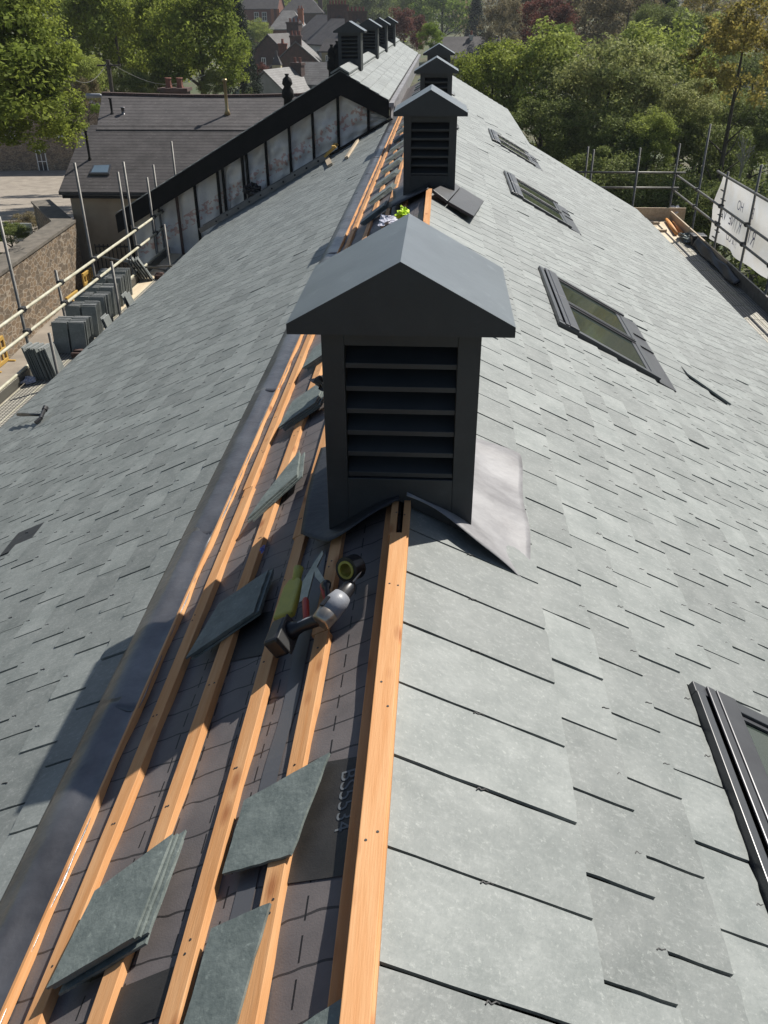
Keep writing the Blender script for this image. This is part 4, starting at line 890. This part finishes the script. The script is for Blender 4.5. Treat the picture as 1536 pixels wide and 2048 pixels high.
# telegraph pole and wires, street lamp
tp = thing('telegraph_pole', 'wooden telegraph pole with wires above the dark slate roof', 'pole', atY(222,190,47)); bpy.context.view_layer.update()
b0 = atY(222,190,47); t0 = atY(216,124,47); mb = MB(); mb.tube((b0.x,47,-8), (t0.x,47,t0.z+.1), .11, 8); obj('pole', mb, M['bark'], tp)
mb = MB(); mb.bar((t0.x-.6,47,t0.z-.15),(t0.x+.6,47,t0.z-.15),.08,.08); obj('crossarm', mb, M['bark'], tp)
mb = MB()
for q1 in (atY(410,150,52), atY(120,140,44)):
    P0 = Vector((t0.x,47,t0.z)); pts = [P0.lerp(q1,k/14)-Vector((0,0,.9*math.sin(k/14*PI)*.8)) for k in range(15)]; mb.path(pts, .016, 4)
obj('wire', mb, M['twig'], tp)
p = atY(190,192,46); mb = MB(); mb.lathe((p.x-.5,46,p.z),(p.x+.35,46,p.z+.02),[(0,.06),(.1,.12),(.9,.1),(1,.05)],8); mb.tube((p.x+.35,46,p.z),(p.x+.35,46,-8),.06,8); tag(obj('street_lamp', mb, M['plastic_grey'], smooth=True), 'grey street lamp head beside the dark slate roof', 'street lamp')

# ---------------------------------------------------------------- trees
def crown_mesh(name, m, n, leaf, rx, ry, rz, clumps, spread=.3, conifer=False, hollow=.45, seed=0):
    r = np.random.default_rng(seed)
    d = r.normal(size=(clumps,3)); d /= np.linalg.norm(d,axis=1)[:,None]; rad = hollow+(1-hollow)*r.random(clumps)**.6
    d[:,2] = np.where(d[:,2] < -.55, -d[:,2]*.6, d[:,2])
    c = d*rad[:,None]
    if conifer:
        h = r.random(clumps); an = r.random(clumps)*2*PI; q = (1-h)*(.55+.45*r.random(clumps)); c = np.stack([np.cos(an)*q, np.sin(an)*q, h*2-1], 1)
    k = r.integers(0, clumps, n); cs = spread*(.6+.8*r.random(clumps))
    off = r.normal(size=(n,3)); off /= np.linalg.norm(off,axis=1)[:,None]; off *= (r.random(n)**.5)[:,None]*cs[k][:,None]; off[:,2] *= .62
    p = (c[k]+off)*np.array([rx,ry,rz])
    nr = c[k]*.4+off/spread*.5+r.normal(size=(n,3))*.75+np.array([0,0,.45]); nr /= np.linalg.norm(nr,axis=1)[:,None]
    a = np.cross(nr, r.normal(size=(n,3))); a /= np.linalg.norm(a,axis=1)[:,None]; b = np.cross(nr, a)
    s = leaf*(.6+.8*r.random(n))[:,None]; a = a*s; b = b*s*.62
    V = np.stack([p-a, p-b*.9+a*.1, p+a, p+b*.9+a*.1], 1).reshape(-1,3)
    me = bpy.data.meshes.new(name); me.vertices.add(4*n); me.vertices.foreach_set('co', V.ravel().astype(np.float32))
    me.loops.add(4*n); me.loops.foreach_set('vertex_index', np.arange(4*n, dtype=np.int32)); me.polygons.add(n); me.polygons.foreach_set('loop_start', np.arange(0,4*n,4,dtype=np.int32)); me.polygons.foreach_set('loop_total', np.full(n,4,dtype=np.int32))
    me.materials.append(m); me.update(); me.validate(); return me
def trunk_mesh(h, r, limbs, crx, crz, seed, hc):
    rr = random.Random(seed); mb = MB(); mb.lathe((0,0,0),(0,0,hc), [(0,r*1.4),(.08,r),(.6,r*.7),(1,r*.25)], 8)
    for k in range(limbs):
        z0 = h*(.5+.5*rr.random()); an = rr.random()*2*PI; ln = crx*(.5+.45*rr.random()); p = Vector((0,0,min(z0,hc*.9)))
        d = Vector((math.cos(an),math.sin(an),.45+.6*rr.random())).normalized(); q = p
        rad = r*.45
        for j in range(3):
            e = q+d*ln/3; mb.lathe(q, e, [(0,rad),(1,rad*.65)], 6); rad *= .65; q = e; d = (d+Vector((rr.uniform(-.35,.35),rr.uniform(-.35,.35),rr.uniform(-.1,.3)))).normalized()
    return mb
KIND = {}
def kind(k, m, n, leaf, ar, clumps, **kw): KIND[k] = [crown_mesh('crown', M[m], n, leaf, 1, 1, ar, clumps, seed=len(KIND)*5+s, **kw) for s in range(2)]
kind('lime', 'leaf_lime', 26000, .030, 1.15, 110, spread=.26)
kind('mid', 'leaf_mid', 20000, .032, 1.1, 90, spread=.28)
kind('deep', 'leaf_deep', 24000, .028, .95, 100, spread=.27)
kind('grey', 'leaf_grey', 26000, .026, .95, 120, spread=.24)
kind('conifer', 'leaf_conifer', 14000, .04, 2.0, 160, spread=.22, conifer=True)
kind('red', 'leaf_red', 14000, .034, 1.1, 70, spread=.28)
kind('olive', 'leaf_olive', 9000, .034, 1.25, 75, spread=.2)
kind('bright', 'leaf_bright', 14000, .034, 1.1, 70, spread=.28)
kind('brown', 'leaf_brown', 9000, .034, 1.2, 70, spread=.24)
ASP = dict(lime=1.15, mid=1.1, deep=.95, grey=.95, conifer=2.0, red=1.1, olive=1.25, bright=1.1, brown=1.2)
cnt = {}
def tree(k, px, py, rpx, Y, label, group=None, zs=1., name='tree', extra=()):
    p = atY(px, py, Y); r = rpx/FPX*(p-CAMP).dot(F); g0 = hz(p.x, Y) if Y > 44 else -8.
    rz_ = r*ASP[k]*zs
    t = thing(name, label, 'shrub' if name == 'shrub' else 'tree', (p.x, Y, g0), group); t.rotation_euler = (0,0,random.random()*6.28); t['local'] = 1
    cnt[k] = cnt.get(k, 0)+1
    c = bpy.data.objects.new('crown', KIND[k][cnt[k] % 2]); COL.objects.link(c); c.parent = t; c.location = (0,0,p.z-g0); c.scale = (r, r*(.9+.2*random.random()), r*zs)
    hcz = max(.6, p.z-g0+rz_*.55); mb = trunk_mesh(max(.3,p.z-g0-rz_*.5), max(.05,r*.055), 9 if name == 'tree' else 3, r, rz_, cnt[k]*7+int(px), hcz); obj('trunk', mb, M['bark'], t)
    for ex, ey, er, eY, ez in extra:
        q = atY(ex, ey, eY); e_ = er/FPX*(q-CAMP).dot(F); c2 = bpy.data.objects.new('crown', KIND[k][1]); COL.objects.link(c2); c2.parent = t
        c2.location = Matrix.Rotation(-t.rotation_euler.z, 3, 'Z') @ (q-Vector((p.x, Y, g0))); c2.scale = (e_, e_, e_*ez); c2.rotation_euler = (0,0,random.random()*6)
    return t
tree('lime', -110, 110, 240, 30, 'large yellow green tree hanging over the left edge', zs=.75, extra=((60,235,105,31,.75),(25,90,110,31,1.)))
tree('conifer', 150, 75, 34, 66, 'dark narrow evergreen behind the left edge tree')
tree('mid', 100, 30, 60, 72, 'green tree at the top left behind the edge tree')
tree('lime', 232, 80, 118, 58, 'broad lime green tree left of the telegraph pole')
tree('lime', 400, 92, 106, 55, 'broad lime green tree behind the red chimney pots')
tree('mid', 318, 100, 80, 64, 'mid green tree between the two lime green trees')
tree('conifer', 478, 90, 46, 66, 'tall dark conifer beside the red brick house')
tree('mid', 150, 160, 58, 50, 'leafy bush on the bank above the stone cottage', name='shrub')
tree('brown', 170, 200, 38, 49, 'brown twiggy bush right of the left edge tree', name='shrub')
tree('deep', 260, 175, 40, 52, 'dark green bush behind the dark slate roof', name='shrub')
tree('deep', 330, 175, 36, 54, 'dark green bush left of the chimney stack', name='shrub')
tree('deep', 430, 170, 34, 54, 'dark green bush right of the chimney stack', name='shrub')
tree('deep', 193, 160, 34, 54, 'dark green bush below the telegraph wire', name='shrub')
tree('bright', 192, 220, 12, 44, 'bright green clipped bush at the end of the dark slate roof', name='shrub')
tree('red', 522, 150, 20, 84, 'small red leaved bush beside the grey gable house', name='shrub')
tree('deep', 498, 192, 18, 70, 'green hedge bush at the foot of the conifer', name='shrub')
tree('mid', 515, 75, 30, 150, 'pale green garden bush below the red brick house', name='shrub')
tree('deep', 20, 470, 42, 36, 'green bush on the bank beyond the stone wall', name='shrub', zs=.6)
tree('brown', 60, 450, 40, 38, 'dark brush on the bank behind the notice board', name='shrub', zs=.5)
tree('deep', 712, 30, 70, 210, 'round dark green tree behind the wing vents')
tree('mid', 655, 8, 45, 240, 'pale green tree at the top of the village')
tree('red', 808, 70, 44, 120, 'copper leaved tree behind the last wing vent')
tree('bright', 862, 78, 26, 80, 'bright green bush beside the copper leaved tree', name='shrub')
tree('bright', 885, 25, 62, 190, 'tall fresh green tree above the second vent')
tree('mid', 830, 15, 45, 220, 'fresh green tree above the copper leaved tree')
tree('conifer', 952, 50, 30, 160, 'dark conifer right of the tall fresh green tree')
tree('brown', 1005, 50, 45, 110, 'half bare brown green tree right of the dark conifer')
tree('red', 1095, 62, 60, 84, 'copper leaved tree above the right bushes')
tree('brown', 1170, 45, 75, 100, 'thin brownish tree right of the copper leaved tree')
tree('bright', 1125, 85, 30, 68, 'fresh green sapling in front of the right copper tree', name='shrub')
tree('brown', 1255, 45, 75, 96, 'thin brownish tree above the round bushes')
tree('deep', 1345, 75, 62, 70, 'dark green tree behind the olive tree')
tree('deep', 1300, 55, 48, 76, 'dark evergreen mass above the round bushes')
tree('brown', 1050, 25, 50, 120, 'hazy brown tree at the top right of the vents')
tree('olive', 1405, 15, 42, 95, 'yellow green tree at the top right')
tree('lime', 985, 175, 78, 44, 'yellow green bush beside the right verge')
tree('mid', 1090, 185, 105, 43, 'wide green bush beyond the right verge')
tree('grey', 1215, 205, 122, 40, 'large round silver green willow bush in the middle right')
tree('mid', 1310, 165, 105, 46, 'round yellow green bush behind the silver willow')
tree('deep', 1080, 270, 80, 38, 'shaded green bush behind the far scaffold rails')
tree('grey', 1345, 235, 86, 39, 'silver green bush right of the large willow')
tree('deep', 1230, 300, 90, 37, 'dark green bush low behind the far scaffold')
tree('mid', 1300, 285, 55, 36, 'green bush above the scaffold corner')
tree('deep', 1400, 330, 90, 38, 'dark bush behind the banner end')
tree('olive', 1480, 130, 105, 36, 'tall olive yellow tree with open branches at the right edge')
tree('deep', 1480, 260, 80, 42, 'dark bush below the olive tree at the right edge')
tree('deep', 1190, 390, 90, 34, 'dark undergrowth bush below the far scaffold')
tree('deep', 1340, 420, 90, 34, 'dark undergrowth bush below the scaffold corner')
tree('deep', 1440, 440, 80, 31, 'dark undergrowth bush beneath the banner')
tree('deep', 1505, 175, 75, 58, 'dark tree seen through the olive tree at the right edge')
tree('mid', 1440, 95, 60, 90, 'mid green tree left of the olive tree')
tree('mid', 590, 8, 40, 260, 'green tree behind the large dark roofed house')
tree('deep', 575, 90, 16, 140, 'dark garden bush below the hipped house', name='shrub')
tree('brown', 300, 10, 60, 80, 'brown shaded tree between the tops of the lime trees')
tree('conifer', 1335, 40, 40, 80, 'dark fir above the olive tree')
tree('deep', 1400, 260, 95, 55, 'dark tree between the willow and the olive tree')
tree('mid', 1510, 300, 80, 50, 'green bush behind the right end of the banner')
tree('deep', 1130, 330, 80, 48, 'shaded tree behind the bushes at the right verge')
# bare tree by the banner
def bare(px, py0, py1, Y, label):
    b, t_ = atY(px, py0, Y), atY(px, py1, Y); mb = MB(); rr = random.Random(3)
    def br(p, d, ln, r, k):
        q = p+d*ln; mb.lathe(p, q, [(0,r),(1,r*.7)], 5)
        if k:
            for _ in range(3): br(p.lerp(q, .5+.5*rr.random()), (d+Vector((rr.uniform(-.7,.7),rr.uniform(-.7,.7),rr.uniform(-.1,.5)))).normalized(), ln*.62, r*.6, k-1)
    mb.tube((b.x,Y,-8), b, .06, 6); br(b, Vector((0,0,1)), (t_.z-b.z)*.5, .05, 4); tag(obj('bare_tree', mb, M['twig']), label, 'tree')
bare(1470, 400, 280, 33, 'leafless pale twiggy tree behind the banner')
# far woodland and hills
def woodland(name, n_tr, y0, y1, x0, x1, leaf, n, m, seed, hmin, hmax):
    r = np.random.default_rng(seed); cx = r.uniform(x0,x1,n_tr); cy = r.uniform(y0,y1,n_tr); h = r.uniform(hmin,hmax,n_tr); w = h*r.uniform(.3,.5,n_tr)
    k = r.integers(0,n_tr,n); d = r.normal(size=(n,3)); d /= np.linalg.norm(d,axis=1)[:,None]; rad = r.random(n)**.33
    lump = 1+.25*np.sin(d[:,0]*7+k)+.2*np.sin(d[:,1]*9+k*3)+.15*np.sin(d[:,2]*11+k*2)
    zg = np.array([min(hz(a,b),46) for a, b in zip(cx,cy)])
    p = np.stack([cx[k]+d[:,0]*w[k]*rad*lump, cy[k]+d[:,1]*w[k]*rad*lump, zg[k]+h[k]*(.52+.48*d[:,2]*rad*lump)], 1)
    nr = d+r.normal(size=(n,3))*.8+np.array([0,0,.4]); nr /= np.linalg.norm(nr,axis=1)[:,None]; a = np.cross(nr, r.normal(size=(n,3))); a /= np.linalg.norm(a,axis=1)[:,None]; b = np.cross(nr,a)
    s = leaf*(.6+.8*r.random(n))[:,None]; a *= s; b *= s*.7; V = np.stack([p-a,p-b,p+a,p+b],1).reshape(-1,3)
    me = bpy.data.meshes.new(name); me.vertices.add(4*n); me.vertices.foreach_set('co', V.ravel().astype(np.float32)); me.loops.add(4*n); me.loops.foreach_set('vertex_index', np.arange(4*n,dtype=np.int32)); me.polygons.add(n); me.polygons.foreach_set('loop_start', np.arange(0,4*n,4,dtype=np.int32)); me.polygons.foreach_set('loop_total', np.full(n,4,dtype=np.int32)); me.materials.append(m); me.update()
    o = bpy.data.objects.new(name, me); COL.objects.link(o); return o
tag(woodland('far_woodland', 70, 215, 300, -150, 130, .42, 60000, M['leaf_mid'], 5, 10, 16), 'green far woodland filling the slope behind the village', 'woodland', kind='stuff')
tag(woodland('brown_woodland', 60, 130, 210, 8, 120, .32, 45000, M['leaf_brown'], 6, 10, 15), 'brownish half bare woodland behind the village', 'woodland', kind='stuff')
tag(woodland('hillside_woodland', 160, 300, 420, -260, 240, .7, 50000, M['leaf_deep'], 8, 12, 17), 'dark woodland on the far hillside', 'woodland', kind='stuff')
tag(woodland('undergrowth', 220, 26, 75, 7.2, 45, .12, 110000, M['leaf_deep'], 9, 1.5, 3.5), 'dark undergrowth below the bushes on the right', 'undergrowth', kind='stuff')
mb = MB(); mb.grid(lambda u, v: (-1600+3200*u, 1250+v*700, 30+v*(70+30*math.sin(u*9)+12*math.sin(u*23+1))), 60, 8); tag(obj('hills', mb, M['hill'], smooth=True), None, None, kind='structure')

# ---------------------------------------------------------------- valley haze
mb = MB(); mb.box(-700, 700, -60, 1200, -15, 90); hzm = bpy.data.materials.new('haze'); hzm.use_nodes = True; nn_ = hzm.node_tree.nodes; nn_.remove(nn_['Principled BSDF'])
pv = nn_.new('ShaderNodeVolumePrincipled'); pv.inputs['Color'].default_value = (.82,.88,.95,1); pv.inputs['Density'].default_value = .0003; pv.inputs['Anisotropy'].default_value = .3
hzm.node_tree.links.new(pv.outputs[0], nn_['Material Output'].inputs['Volume'])
tag(obj('haze', mb, hzm), None, None, kind='stuff')
